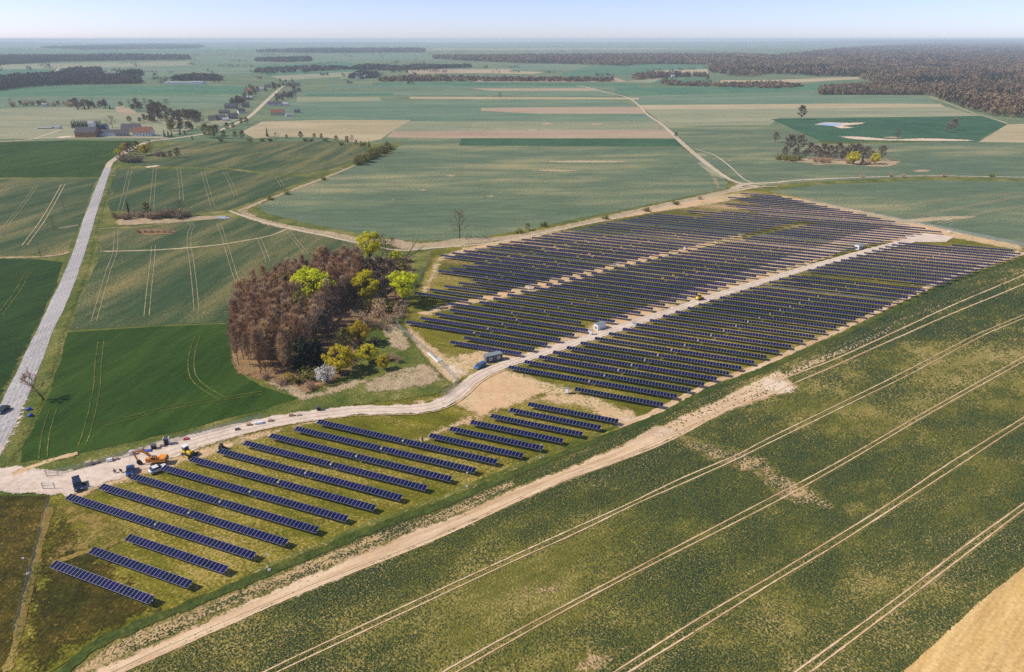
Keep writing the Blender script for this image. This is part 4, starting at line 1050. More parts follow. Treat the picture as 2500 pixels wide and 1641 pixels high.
# the grove: bare plantation trees, then the leafing trees at its edge
grove_poly = [(586, 905), (574, 870), (580, 815), (600, 772), (640, 738), (700, 705), (770, 685), (850, 672), (890, 688), (880, 730), (830, 762), (800, 800), (780, 850), (745, 905), (690, 922), (640, 918)]
for p in scatter(grove_poly, 3.5, RND, .6):
    if any((p - G(a, b)).length < c for a, b, c in ((774, 760, 6.0), (768, 785, 3.5), (745, 800, 4), (745, 896, 4), (778, 893, 4), (770, 800, 3.5))): continue
    gx_ = p.x / p.y
    where = 'at the near edge of the dense grove' if p.y < G(0, 870).y else 'on the left side of the dense grove' if gx_ < -.52 else 'at the far side of the dense grove' if p.y > G(0, 720).y else 'deep inside the dense grove'
    plant('grove', 0, 0, RND.uniform(11.5, 17.0), 'tall slender brown leafless tree ' + where, 'brown trees ' + where, RND.uniform(.85, 1.15), p)
for x, y, h in ((880, 690, 13), (905, 700, 13), (830, 750, 12), (815, 800, 12), (800, 840, 11), (840, 700, 13), (925, 730, 12), (945, 745, 12), (930, 690, 12), (870, 745, 9), (955, 700, 12), (965, 730, 12)):
    plant('budding', x, y, h, 'thin brown tree among the leafing ones on the right of the grove', 'thin trees at the grove edge', .8)
for x, y, h, w_, lb in ((904, 640, 15.5, 1.1, 'tall lime green tree standing at the far end of the grove'), (774, 760, 18.5, 1.2, 'lime green tree rising among the brown trees in mid grove'), (900, 744, 14.5, 1.15, 'lime green tree on the right of the grove, left of its twin'),
                    (986, 747, 15.0, 1.2, 'lime green tree at the grove edge nearest the solar panels')):
    plant('lime', x, y, h, lb, None, w_)
plant('lime', 968, 642, 6.3, 'small round lime green tree right of the tall far one', None, 1.15)
plant('yellow', 830, 910, 10.0, 'big round yellow green tree at the near edge of the grove', None, 1.1, None, 0)
plant('yellow', 881, 842, 9.5, 'yellow green tree left of the sandy bend, behind the round one', None, .85)
plant('yellow', 901, 884, 6.8, 'low yellow tree right of the round yellow green one', None, 1.05)
plant('yellow', 937, 903, 5.6, 'lowest yellow shrubby tree at the right end of the grove front', None, .8)
plant('olive', 745, 800, 14.5, 'dull green budding tree in front of the brown grove trees', None, 1.1)
plant('olive', 700, 760, 15, 'dull green budding tree deeper inside the grove', None, 1.0)
plant('olive', 880, 720, 9, 'half leafed small tree between two lime trees', None, .9)
plant('olive', 842, 850, 8, 'half leafed small tree behind the big round yellow one', None, 1.0)
plant('conifer', 745, 896, 12.5, 'dark spruce at the near edge of the grove', None, 1.7)
plant('conifer', 778, 893, 11, 'smaller dark spruce beside the taller one in the grove', None, 1.8)
plant('blossom', 797, 934, 5.8, 'white blossoming tree at the front of the grove', None, 1.0)
for x, y, h in ((945, 640, 11), (960, 628, 10), (935, 625, 11)):
    plant('bare', x, y, h, 'thin dark bare tree beside the tall lime tree', 'bare trees at the far end of the grove', .6)
for x, y, k, h in ((650, 925, 'bush_brown', 2.5), (690, 940, 'bush_brown', 3), (725, 935, 'bush_olive', 3), (760, 950, 'bush_brown', 2.6), (700, 930, 'bush_yellow', 2.5), (760, 925, 'bush_olive', 4), (850, 880, 'bush_brown', 4), (880, 790, 'bush_brown', 5), (920, 775, 'bush_brown', 5), (955, 790, 'bush_brown', 4),
                   (975, 765, 'bush_brown', 4), (900, 800, 'bush_dark', 4), (935, 805, 'bush_dark', 4), (865, 850, 'bush_brown', 3), (925, 760, 'bush_brown', 5), (890, 860, 'bush_olive', 3), (915, 840, 'bush_dark', 3), (950, 760, 'bush_olive', 5), (965, 705, 'bush_olive', 4), (985, 660, 'bush_olive', 5), (940, 660, 'bush_brown', 4), (920, 680, 'bush_olive', 5), (905, 760, 'bush_olive', 5), (980, 775, 'bush_brown', 3), (960, 880, 'bush_brown', 2.5), (975, 885, 'bush_brown', 2), (1000, 640, 'bush_brown', 3)):
    plant(k, x, y, h, 'low %s bush under the trees of the grove' % {'bush_brown': 'brown', 'bush_olive': 'dull green', 'bush_dark': 'grey', 'bush_yellow': 'yellow'}[k], 'bushes of the grove, ' + k[5:], 1.1)
# a fallen pale trunk at the far end of the grove
fl = MB(); a, b = G(992, 630), G(1022, 600)
fl.tube((a.x, a.y, .3), (b.x, b.y, 4.2), .3, .1, 7); fl.tube((a.x * .5 + b.x * .5, a.y * .5 + b.y * .5, 2.2), (b.x - 3, b.y + 3, 5.5), .12, .04, 5)
tag(fl.build('fallen_tree', M['bark'], None, True), 'broken pale trunk leaning beyond the grove', 'tree')

plant('lean', 107, 977, 8.6, 'bare leaning tree on the verge beside the road', None, 1.0, None, 0, 0.0)
plant('bare', 1122, 582, 15, 'large leafless tree standing alone on the dry ditch', None, 1.0, None, 0)
for x, y, h, k, lb in ((1955, 292, 18, 'budding', 'tall budding tree at the corner of the dark green field'), (1892, 348, 11, 'budding', 'small bare tree left of the far copse'), (2189, 345, 12.5, 'bare', 'bare tree standing on the pale strip of the dark green field'),
                       (2326, 319, 14, 'budding', 'broad bare tree in the dark green field by the wood'), (2312, 324, 11, 'budding', 'leaning bare tree touching the broad one by the wood'), (1650, 336, 6, 'olive', 'small tree where the farm path meets the dark field'),
                       (1221, 242, 12, 'bare', 'lone bare tree far out in the pale fields'), (1288, 563, 4.5, 'olive', 'small shrubby tree on the dry ditch above the solar park')):
    plant(k, x, y, h, lb)
# far copse right
for x, y, h, k, lb in ((1926, 374, 17, 'budding', 'tallest bare tree on the left of the far copse'), (1952, 371, 16, 'budding', 'second tall bare tree of the far copse'), (1975, 380, 12, 'budding', 'short bare tree between tall pair and the middle of the far copse'),
                       (2082, 402, 12, 'yellow', 'yellow green tree in the far copse, the larger'), (2134, 401, 10.5, 'yellow', 'yellow green tree at the right end of the far copse'), (2104, 401, 10, 'conifer', 'dark conifer between the two yellow trees'), (2152, 392, 13, 'budding', 'bare tree behind the right yellow tree of the copse')):
    plant(k, x, y, h, lb, None, .95)
for x, y, h in ((1990, 384, 11), (2000, 390, 9), (2008, 384, 12), (2018, 392, 8), (2025, 388, 12), (2036, 392, 9), (2045, 384, 13), (2055, 392, 9), (2062, 390, 11), (2075, 384, 12), (2090, 384, 12), (2100, 388, 11), (2115, 388, 11), (2125, 392, 9), (1940, 386, 9), (1965, 388, 8), (1915, 384, 9)):
    plant('budding', x, y, h, 'brown bare tree in the middle of the far copse', 'bare trees of the far copse')
for x, y in ((1903, 390), (1918, 392), (1934, 393), (1950, 392), (1990, 396), (2005, 397), (2020, 397), (2070, 400), (2120, 402)):
    plant('bush_olive' if x < 1960 else 'bush_brown', x, y, 5, 'low bush along the near side of the far copse', 'bushes of the far copse', 1.1)
# hedge left of centre, with a brush pile
for i, x in enumerate(range(284, 466, 11)):
    plant(('bush_dark', 'bush_brown')[i % 2], x, 534 + RND.uniform(-6, 3), RND.uniform(3.5, 5.5), 'dark leafless bush in the hedge by the road field', 'bushes of the hedge', 1.15)
plant('conifer', 316, 524, 10, 'thin dark spruce rising from the hedge', None, .7); plant('olive', 361, 526, 8, 'round budding tree in the hedge'); plant('bare', 444, 527, 9.5, 'bare tree at the right end of the hedge', None, .8)
for i, x in enumerate((340, 355, 370, 385, 400, 415)):
    plant('bush_brown', x, 568, 1.8, 'low scrub in the hollow before the hedge', 'scrub in the hollow', 1.2)
# roadside clump
for x, y, h, k, lb in ((290, 381, 7, 'yellow', 'yellow green tree touching the road bend'), (306, 371, 9, 'yellow', 'pale yellow tree behind the road bend clump'), (356, 379, 11, 'yellow', 'bright yellow tree on the right of the roadside clump'), (335, 372, 11, 'olive', 'dull green tree in the middle of the roadside clump'),
                       (318, 377, 11, 'budding', 'brown tree in the roadside clump'), (369, 374, 12, 'bare', 'dark bare tree at the right of the roadside clump'), (417, 386, 6.5, 'olive', 'small tree apart from the roadside clump'), (435, 385, 9, 'olive', 'slim tree farthest right of the roadside clump')):
    plant(k, x, y, h, lb)
for i, (x, y) in enumerate(((300, 395), (312, 397), (325, 397), (338, 396), (300, 386), (385, 382), (400, 383))):
    plant('bush_dark', x, y, 7 if i < 4 else 5, 'dense brown bush in the roadside clump', 'bushes of the roadside clump', 1.0)
# willow hedge on the dry ditch
for i in range(16):
    t = i / 15; x = 872 + 82 * t + RND.uniform(-6, 6); y = 402 - 42 * t + RND.uniform(-3, 6)
    plant('bush_olive', x, y, RND.uniform(5, 8), 'pale willow bush in the clump on the dry ditch', 'willow bushes on the dry ditch', .9)
plant('conifer', 946, 364, 9, 'dark tree at the top of the willow clump', None, 1.4)
for x, y, h, k in ((653, 334, 11, 'conifer'), (675, 345, 9, 'bare'), (735, 339, 8, 'olive'), (768, 339, 6, 'olive'), (785, 340, 6, 'olive'), (700, 340, 5, 'budding'), (821, 347, 7, 'olive'), (848, 352, 8, 'olive'), (860, 350, 8, 'bare'), (902, 361, 8, 'conifer'), (882, 360, 6, 'olive'), (870, 356, 6, 'olive'), (593, 340, 9, 'budding'), (575, 338, 8, 'olive'), (548, 339, 9, 'olive'), (520, 338, 14, 'olive'), (505, 336, 15, 'olive'), (530, 332, 12, 'budding'), (555, 318, 9, 'olive'), (570, 316, 8, 'olive'), (590, 305, 9, 'olive'), (602, 304, 9, 'budding'), (470, 342, 6, 'conifer')):
    plant(k, x, y, h, 'hedgerow tree, %s, between the village road and the willow clump' % {'conifer': 'dark evergreen', 'bare': 'bare and dark', 'olive': 'just leafing', 'budding': 'bare and brown'}[k], 'hedgerow trees, ' + k)
for x in (640, 660, 745, 760, 795, 833, 890, 540, 610):
    plant('bush_olive', x, 345 if x < 800 else 355, 3.5, 'round bush in the hedgerow beside the straw field', 'hedgerow bushes', 1.2)
# trees around the farmstead and the village
for i in range(16):
    plant('conifer', 178 + i * 4.6, 313 - (i % 2) * 2.5, 9.5, 'dark spruce in the windbreak behind the barn', 'spruces of the windbreak', 1.25)
for x, y, h, k in ((402, 334, 8, 'conifer'), (412, 335, 8, 'conifer'), (420, 334, 7, 'conifer'), (440, 330, 7, 'conifer'), (452, 329, 6, 'conifer'), (345, 318, 9, 'conifer'), (370, 325, 6, 'conifer'), (275, 312, 14, 'bare'), (205, 322, 6, 'bush_dark')):
    if k.startswith('bush'): continue
    plant(k, x, y, h, 'dark evergreen beside the farmhouses' if k == 'conifer' else 'tall bare tree behind the farmhouses', 'farmstead evergreens' if k == 'conifer' else None, 1.3)
r2 = random.Random(5)
def belt(n, box, kinds, hs, label, group):
    for i in range(n):
        x = r2.uniform(box[0], box[2]); t = (x - box[0]) / max(1, box[2] - box[0]); y = box[1] + (box[3] - box[1]) * t + r2.uniform(-box[4], box[4])
        k = r2.choice(kinds); plant(k, x, y, r2.uniform(*hs), {'budding': 'brown twiggy ', 'bare': 'dark leafless ', 'conifer': 'dark evergreen ', 'olive': 'just leafing ', 'bush_brown': 'brown bushy '}[k] + label, group + ', ' + k, r2.uniform(.9, 1.3))
belt(26, (185, 262, 300, 262, 6), ['budding', 'budding', 'bare', 'conifer'], (8, 13), 'tree in the dark wood behind the farmstead', 'trees of the farm wood')
belt(22, (290, 258, 420, 272, 8), ['budding', 'bare', 'olive'], (8, 13), 'tree in the loose belt right of the farm wood', 'trees of the loose belt')
belt(16, (360, 285, 410, 288, 10), ['budding', 'conifer', 'budding'], (9, 15), 'tree in the tall dark cluster right of the farm wood', 'trees of the tall cluster')
belt(14, (310, 296, 420, 298, 4), ['budding', 'olive'], (6, 9), 'small tree before the tall dark cluster', 'small trees of the farm meadow')
belt(14, (400, 300, 500, 295, 8), ['budding', 'olive', 'budding', 'bare'], (9, 15), 'tree standing between farm meadow and village', 'trees of the meadow edge')
belt(20, (20, 258, 185, 260, 3), ['budding', 'bush_brown', 'bare'], (7, 11), 'tree of the low row on the far left', 'trees of the far left row')
belt(10, (415, 318, 470, 316, 6), ['budding', 'olive'], (7, 11), 'tree near the road left of the village', 'trees near the village road')
belt(26, (560, 262, 625, 235, 7), ['budding', 'conifer', 'olive', 'budding'], (7, 12), 'garden tree on the left of the village road', 'village garden trees left')
belt(22, (670, 250, 735, 222, 8), ['budding', 'conifer', 'olive', 'budding'], (7, 11), 'garden tree on the right of the village road', 'village garden trees right')
belt(30, (600, 225, 720, 205, 8), ['budding', 'conifer', 'olive'], (8, 13), 'tree at the far end of the village road', 'trees at the village end')
for x, y in ((1707, 487), (1330, 553), (1580, 517), (2105, 434), (2175, 432), (2205, 433), (2305, 432), (2420, 432), (1650, 500), (1480, 536), (1270, 570), (660, 488), (700, 475), (790, 440)):
    plant('bush_brown' if x % 2 else 'bush_olive', x, y, 2.6, 'small scrubby bush growing on the dry ditch line', 'bushes on the dry ditch', 1.2)

# ---------------------------------------------------------------- woods too far or too dense to count
def vnoise(X, Y, scale, seed):
    rg = np.random.default_rng(seed); T = rg.random((256, 256)); s = 0.0; amp = 1.0; tot = 0.0
    for o in range(3):
        x, y = X * scale, Y * scale; xi, yi = np.floor(x).astype(int), np.floor(y).astype(int); fx, fy = x - xi, y - yi
        fx, fy = fx * fx * (3 - 2 * fx), fy * fy * (3 - 2 * fy); a = lambda i, j: T[(yi + j) % 256, (xi + i) % 256]
        s = s + amp * ((a(0, 0) * (1 - fx) + a(1, 0) * fx) * (1 - fy) + (a(0, 1) * (1 - fx) + a(1, 1) * fx) * fy); tot += amp; amp *= .55; scale *= 2.1
    return s / tot
def wood_mesh(name, label, poly_px, mat, seed, h=(14, 19), faces=16, dens=1.0, cap=16000, conifers=0.0, gaps=0.0):
    rg = np.random.default_rng(seed)
    poly = np.array([(x, y) for x, y in poly_px], float)
    x0, x1, y0, y1 = poly[:, 0].min(), poly[:, 0].max(), poly[:, 1].min(), poly[:, 1].max()
    # spacing grows with distance: every crown near, wider clumps of crowns far away
    P = []; y = y1
    while y > max(y0, HORIZON + 4):
        mpp = CAM_H / (0.917 * (y - HORIZON))           # metres per photograph pixel, sideways
        sp = max(6.5, 7.0 * mpp) / dens
        dx = sp / mpp; dy = max(sp * 0.8 * (y - HORIZON) / (mpp * F_PX / 0.917), 0.06)
        xs = np.arange(x0, x1, dx); xs = xs + rg.uniform(-.6, .6, len(xs)) * dx
        P.append(np.stack([xs, y + rg.uniform(-.6, .6, len(xs)) * dy, np.full(len(xs), sp)], -1))
        y -= dy
    P = np.concatenate(P)
    # point in polygon
    ins = np.zeros(len(P), bool); j = len(poly) - 1
    for i in range(len(poly)):
        a, b = poly[i], poly[j]
        cond = (a[1] > P[:, 1]) != (b[1] > P[:, 1])
        with np.errstate(divide='ignore', invalid='ignore'):
            xi = (b[0] - a[0]) * (P[:, 1] - a[1]) / (b[1] - a[1]) + a[0]
        ins ^= cond & (P[:, 0] < xi); j = i
    P = P[ins & (P[:, 1] > HORIZON + 3)]
    if gaps:
        gn = vnoise(P[:, 0] * .09, P[:, 1] * .6, 1.0, seed + 50); P = P[gn > gaps]
    if len(P) > cap: P = P[rg.random(len(P)) < cap / len(P)]
    n = len(P); print(name, label, n)
    W = np.array([tuple(G(a, b)) for a, b, s in P]).reshape(n, 3)
    sp = P[:, 2]
    H = rg.uniform(h[0] * .6, h[1], n)
    keep = rg.random(n) < .93
    P, W, H, sp = P[keep], W[keep], H[keep], sp[keep]; n = len(P)
    R = np.maximum(3.2, sp * 0.62)
    cn = vnoise(W[:, 0], W[:, 1], .006, seed + 9); con = rg.random(n) < np.clip(conifers * (1 + 9 * (cn - .5)), 0, .95)
    tone = vnoise(W[:, 0], W[:, 1], .01, seed + 19)
    # faces: triangles spread through an egg-shaped crown, some reaching down to the ground
    k = faces
    th = rg.uniform(0, 2 * np.pi, (n, k)); f = rg.random((n, k)) ** 0.75
    prof = np.where(con[:, None], 1.05 - f, np.sin(np.pi * (0.12 + 0.83 * f)) ** 0.6)
    rad = R[:, None] * prof * np.sqrt(rg.random((n, k)))
    c = np.stack([W[:, 0:1] + rad * np.cos(th), W[:, 1:2] + rad * np.sin(th), H[:, None] * (0.12 + 0.88 * f)], -1)
    s = (R[:, None] * rg.uniform(.28, .6, (n, k)))[..., None]
    a = rg.normal(size=(n, k, 3)); a /= np.linalg.norm(a, axis=-1, keepdims=True)
    b = rg.normal(size=(n, k, 3)); b -= (a * b).sum(-1, keepdims=True) * a; b /= np.linalg.norm(b, axis=-1, keepdims=True)
    v = np.stack([c - a * s - b * s * .6, c + a * s - b * s * .5, c + b * s], 2).reshape(-1, 3)
    t = np.arange(n * k * 3).reshape(-1, 3)
    me = fast_mesh(name, v, t)
    # tint per crown, a real property of each tree
    at = me.attributes.new('tint', 'FLOAT', 'POINT')
    tint = np.where(con, rg.uniform(0.75, 1.0, n), np.clip((tone - .5) * 2.2 + rg.uniform(0, .6, n), 0, .6))
    at.data.foreach_set('value', np.repeat(tint, k * 3).astype(np.float32))
    o = link(name, me, mat)
    return tag(o, label, 'wood', None, 'stuff')

def wood_mat(name, a, b, c):
    m, nt, p = new_mat(name)
    at = N(nt, 'ShaderNodeAttribute'); at.attribute_name = 'tint'
    x = mixc(nt, a, b, ramp(nt, at.outputs['Fac'], 0.0, 0.55)); x = mixc(nt, x, c, ramp(nt, at.outputs['Fac'], 0.62, 0.8))
    nt.links.new(x, p.inputs['Base Color']); p.inputs['Roughness'].default_value = .9; p.inputs['Specular IOR Level'].default_value = .1
    return m
WM = wood_mat('wood_crowns', (0.15, 0.092, 0.062), (0.22, 0.155, 0.085), (0.014, 0.026, 0.016))
WM2 = wood_mat('dark_wood_crowns', (0.085, 0.068, 0.055), (0.14, 0.11, 0.07), (0.012, 0.022, 0.018))
wood_mesh('forest', 'great bare spring forest filling the upper right of the view', [(2660, 300), (2500, 289), (2426, 285), (2374, 273), (2321, 254), (2269, 236), (2253, 231), (2230, 225), (2177, 212), (2122, 203), (2096, 189), (1975, 187), (1961, 183), (1875, 182), (1828, 188), (1773, 184), (1728, 176), (1731, 161), (1760, 152), (1900, 140), (2050, 121), (2250, 108), (2700, 101), (2760, 190)], WM, 11, (15, 20), 20, 1.0, 34000, .30)
wood_mesh('forest', 'long flat forest band behind the middle fields', [(1735, 158), (1592, 157), (1512, 161), (1408, 157), (1250, 154), (1060, 144), (1050, 141), (1250, 139), (1450, 137), (1800, 136), (1900, 141), (1760, 153)], WM, 12, (14, 19), 16, 1.0, 9000, .12, .28)
wood_mesh('forest', 'tongue of woodland running out from the great forest', [(1998, 232), (2000, 222), (2060, 218), (2180, 212), (2235, 226), (2256, 232)], WM, 13, (9, 14), 26, 1.3, 2500, .05)
wood_mesh('forest', 'dark forest band on the left horizon', [(-400, 168), (0, 159), (150, 151), (467, 146), (460, 141), (300, 138), (-400, 146)], WM2, 14, (15, 20), 14, 1.0, 8000, .5, .34)
wood_mesh('forest', 'tree belt on the far left above the emerald field', [(-300, 236), (0, 222), (60, 214), (160, 208), (350, 205), (340, 196), (240, 190), (150, 186), (0, 194), (-300, 206)], WM2, 15, (12, 17), 22, 1.1, 5000, .12, .36)
wood_mesh('forest', 'short wood above the left tree belt', [(150, 184), (160, 177), (200, 172), (250, 174), (250, 182)], WM2, 16, (12, 16), 20, 1.1, 900, .6, .36)
wood_mesh('forest', 'small wood right of the left tree belt', [(290, 186), (320, 178), (350, 178), (350, 186)], WM2, 17, (10, 14), 20, 1.1, 600, .3, .38)
wood_mesh('forest', 'flat wood above the white barn', [(415, 198), (440, 193), (480, 190), (530, 192), (545, 197), (470, 199)], WM2, 18, (11, 15), 20, 1.1, 900, .25, .38)
wood_mesh('forest', 'hazy wood on the horizon left of centre', [(620, 128), (760, 122), (1040, 122), (1040, 128), (800, 130)], WM2, 19, (18, 24), 12, 1.0, 2500, .5, .36)
wood_mesh('forest', 'scattered far copses beyond the village', [(625, 146), (760, 142), (760, 150), (700, 152), (625, 150)], WM2, 20, (10, 14), 16, 1.0, 600, .3, .38)
wood_mesh('forest', 'thin hedge line far beyond the village', [(625, 172), (760, 164), (850, 166), (850, 170), (700, 178), (625, 178)], WM2, 21, (6, 10), 16, .9, 500, .2, .42)
wood_mesh('forest', 'line of low trees above the pinkish field', [(925, 196), (1020, 190), (1250, 194), (1500, 196), (1500, 200), (1250, 199), (1015, 199), (925, 200)], WM, 22, (6, 10), 16, .8, 900, .05, .42)
wood_mesh('forest', 'low wood left of the pine house', [(1540, 192), (1560, 184), (1640, 183), (1720, 184), (1730, 188), (1640, 189), (1560, 196)], WM, 23, (8, 12), 16, 1.0, 700, .1, .40)
wood_mesh('forest', 'bushes along the far field edge on the right', [(1610, 208), (1625, 198), (1660, 204), (1760, 208), (1900, 205), (1960, 212), (1900, 216), (1760, 213)], WM, 24, (5, 9), 16, .9, 700, .05, .44)
wood_mesh('forest', 'blue line of trees on the left horizon', [(100, 118), (380, 110), (500, 114), (480, 119), (200, 122)], WM2, 25, (20, 26), 10, 1.0, 1500, .5)
wood_mesh('forest', 'far village trees in the middle distance', [(850, 192), (880, 178), (920, 182), (925, 190), (880, 193)], WM2, 26, (8, 12), 16, 1.0, 500, .3)
wood_mesh('forest', 'trees of the second far village', [(850, 170), (900, 162), (960, 166), (990, 166), (1030, 162), (1060, 164), (1150, 162), (1150, 165), (960, 173)], WM2, 27, (8, 12), 14, .8, 700, .3)

def scattered():
    """single trees, hedges and copses dotted over the far plain, too many and too small to count"""
    rg = np.random.default_rng(77); C = []
    for i in range(420):
        x = rg.uniform(-150, 2650); y = HORIZON + 12 + (rg.random() ** 1.6) * 100
        if x > 1720 and y < 240: continue
        if 1040 < x < 1900 and 132 < y < 165: continue
        line = rg.random() < .45; k = int(rg.integers(2, 9)); ang = rg.uniform(-.25, .25)
        for j in range(k * (2 if line else 1)):
            C.append((x + (j * rg.uniform(2.5, 4) if line else rg.normal() * 5), y + (j * ang * .4 if line else rg.normal() * .9)))
    C = np.array([c for c in C if c[1] > HORIZON + 9]); n = len(C)
    W = np.array([tuple(G(a, b)) for a, b in C]); mpp = CAM_H / (.917 * (C[:, 1] - HORIZON)); k = 16
    H = rg.uniform(5, 11, n); R = np.maximum(rg.uniform(1.8, 4.5, n), mpp * 1.1)
    th = rg.uniform(0, 6.283, (n, k)); f = rg.random((n, k)) ** .75; rad = R[:, None] * np.sin(np.pi * (.12 + .83 * f)) ** .6 * np.sqrt(rg.random((n, k)))
    c = np.stack([W[:, :1] + rad * np.cos(th), W[:, 1:2] + rad * np.sin(th), H[:, None] * (.1 + .9 * f)], -1); s = (R[:, None] * rg.uniform(.25, .5, (n, k)))[..., None]
    a = rg.normal(size=(n, k, 3)); a /= np.linalg.norm(a, axis=-1, keepdims=True); b = rg.normal(size=(n, k, 3)); b -= (a * b).sum(-1, keepdims=True) * a; b /= np.linalg.norm(b, axis=-1, keepdims=True)
    me = fast_mesh('far_trees', np.stack([c - a * s - b * s * .6, c + a * s - b * s * .5, c + b * s], 2).reshape(-1, 3), np.arange(n * k * 3).reshape(-1, 3))
    me.attributes.new('tint', 'FLOAT', 'POINT').data.foreach_set('value', np.repeat(np.where(rg.random(n) < .3, .9, rg.uniform(0, .6, n)), k * 3).astype(np.float32))
    tag(link('far_trees', me, WM2), 'scattered hedges and copses dotting the far plain', 'trees', None, 'stuff')
scattered()

# ---------------------------------------------------------------- rape plants of the near field (uncountable)
def in_poly(X, Y, px):
    P = [G(x, y) for x, y in px]; ins = np.zeros(len(X), bool); j = len(P) - 1
    for i in range(len(P)):
        a, b = P[i], P[j]
        if abs(b.y - a.y) > 1e-9: ins ^= ((a.y > Y) != (b.y > Y)) & (X < (b.x - a.x) * (Y - a.y) / (b.y - a.y) + a.x)
        j = i
    return ins
def crop():
    rg = np.random.default_rng(3); XS, YS, SS = [], [], []
    y = 78.0
    while y < 520:
        s = max(.36, y * .0027); xs = np.arange(-.55 * y - 20, .82 * y + 25, s)
        XS.append(xs + rg.uniform(-.5, .5, len(xs)) * s); YS.append(np.full(len(xs), y) + rg.uniform(-.5, .5, len(xs)) * s); SS.append(np.full(len(xs), s)); y += s * .95
    X, Y, S = np.concatenate(XS), np.concatenate(YS), np.concatenate(SS)
    keep = in_poly(X, Y, CROP_PX) & ~in_poly(X, Y, HEAD_PX) & ~(in_poly(X, Y, SAND2_PX) & (rg.random(len(X)) < .85)) & ~in_poly(X, Y, STUB_PX)
    ca, sa = math.cos(TRAM), math.sin(TRAM); A = X * ca + Y * sa; B = -X * sa + Y * ca
    patch = vnoise(A / 2.2, B, .035, 1) * .6 + vnoise(A / 1.5, B, .16, 2) * .4
    thin = np.zeros(len(X))
    for t in THIN: thin += in_poly(X, Y, t) * .18
    thin += in_poly(X, Y, ROWS_PX) * (.15 + .5 * (vnoise(A / 14, B, .45, 5) - .42))
    keep &= (patch + thin + rg.uniform(-.15, .15, len(X))) < .585
    for line in TRAM_LINES:
        P = spline([G(a, b) for a, b in line], 4)
        for a, b in zip(P[:-1], P[1:]):
            lo, hi = min(a.y, b.y) - 1, max(a.y, b.y) + 1; m = keep & (Y > lo) & (Y < hi)
            if not m.any(): continue
            ix = np.where(m)[0]; dx, dy = b.x - a.x, b.y - a.y; L2 = dx * dx + dy * dy + 1e-9
            t = np.clip(((X[ix] - a.x) * dx + (Y[ix] - a.y) * dy) / L2, 0, 1); d = np.hypot(X[ix] - a.x - t * dx, Y[ix] - a.y - t * dy)
            keep[ix[d < .36 + .0006 * a.y]] = False
    X, Y, S, pt = X[keep], Y[keep], S[keep], patch[keep]; n = len(X)
    r_ = S * rg.uniform(.42, .78, n); h = S * rg.uniform(.45, .95, n); th = rg.uniform(0, 6.28, n)
    v = np.zeros((n, 5, 3)); 
    for k in range(4):
        q = th + k * math.pi / 2 + rg.uniform(-.35, .35, n); rr2 = r_ * rg.uniform(.7, 1.25, n)
        v[:, k, 0] = X + rr2 * np.cos(q); v[:, k, 1] = Y + rr2 * np.sin(q); v[:, k, 2] = .055 + rg.uniform(0, .35, n) * h
    v[:, 4, 0] = X + rg.uniform(-.2, .2, n) * r_; v[:, 4, 1] = Y + rg.uniform(-.2, .2, n) * r_; v[:, 4, 2] = .06 + h
    b = (np.arange(n) * 5)[:, None]
    t = np.concatenate([b + np.array([[0, 1, 4]]), b + np.array([[1, 2, 4]]), b + np.array([[2, 3, 4]]), b + np.array([[3, 0, 4]])])
    me = fast_mesh('rape_plants', v.reshape(-1, 3), t)
    at = me.attributes.new('tint', 'FLOAT', 'POINT'); at.data.foreach_set('value', np.repeat(np.clip((pt - .3) * 2.2 + rg.uniform(-.3, .3, n), 0, 1), 5).astype(np.float32))
    m, nt, p = new_mat('rape_leaves'); an = N(nt, 'ShaderNodeAttribute'); an.attribute_name = 'tint'
    nt.links.new(mixc(nt, (.026, .052, .022), (.10, .115, .026), an.outputs['Fac']), p.inputs['Base Color']); p.inputs['Roughness'].default_value = .7; p.inputs['Specular IOR Level'].default_value = .2
    print('crop plants', n)
    tag(link('rape_plants', me, m), 'low green rape plants covering the near field', 'crop', None, 'stuff')
crop()

# ---------------------------------------------------------------- buildings
def house(px, py, w, d, h, rz, wall, roof, label, name='house', group=None, windows=True, pitch=.75, cat='house', chimney=False):
    p = G(px, py); t = empty(name, (p.x, p.y, 0), rz); tag(t, label, cat, group)
    hw, hd = w / 2, d / 2
    wm = MB().box(-hw, hw, -hd, hd, -0.1, h); ry = h + hd * pitch
    wm.add([(-hw, -hd, h), (-hw, hd, h), (-hw, 0, ry)], [(0, 1, 2)]); wm.add([(hw, -hd, h), (hw, hd, h), (hw, 0, ry)], [(2, 1, 0)])
    wm.build('wall', M[wall], t)
    e = .4; k = pitch; th = .16
    rm = MB()
    for s in (-1, 1):
        y0 = s * (hd + e); z0 = h - e * k
        vs = [(-hw - e, y0, z0), (hw + e, y0, z0), (hw + e, 0, ry + .02), (-hw - e, 0, ry + .02)]
        vs += [(x, y, z + th) for x, y, z in vs]
        rm.add(vs, [(0, 1, 2, 3), (7, 6, 5, 4), (0, 4, 5, 1), (1, 5, 6, 2), (3, 7, 4, 0), (2, 6, 7, 3)])
    r = rm.build('roof', M[roof], t)
    if chimney: MB().box(hw * .3, hw * .3 + .6, -.3, .3, ry - .5, ry + 1.0).build('chimney', M['brick'], r)
    if windows:
        nw = max(1, int(w / 3.2))
        for s in (-1, 1):
            for i in range(nw):
                x = -hw + (i + .5) * w / nw
                if s < 0 and i == nw // 2 and nw > 1:
                    MB().box(x - .45, x + .45, -hd - .05, -hd + .02, .0, 2.0).build('door', M['roof_dark'], t)
                else:
                    MB().box(x - .55, x + .55, s * hd - .05, s * hd + .05, h * .35, h * .35 + 1.2).build('window', M['glass'], t)
        for s in (-1, 1):
            MB().box(s * hw - .05, s * hw + .05, -.6, .6, h * .4, h * .4 + 1.2).build('window', M['glass'], t)
    return t
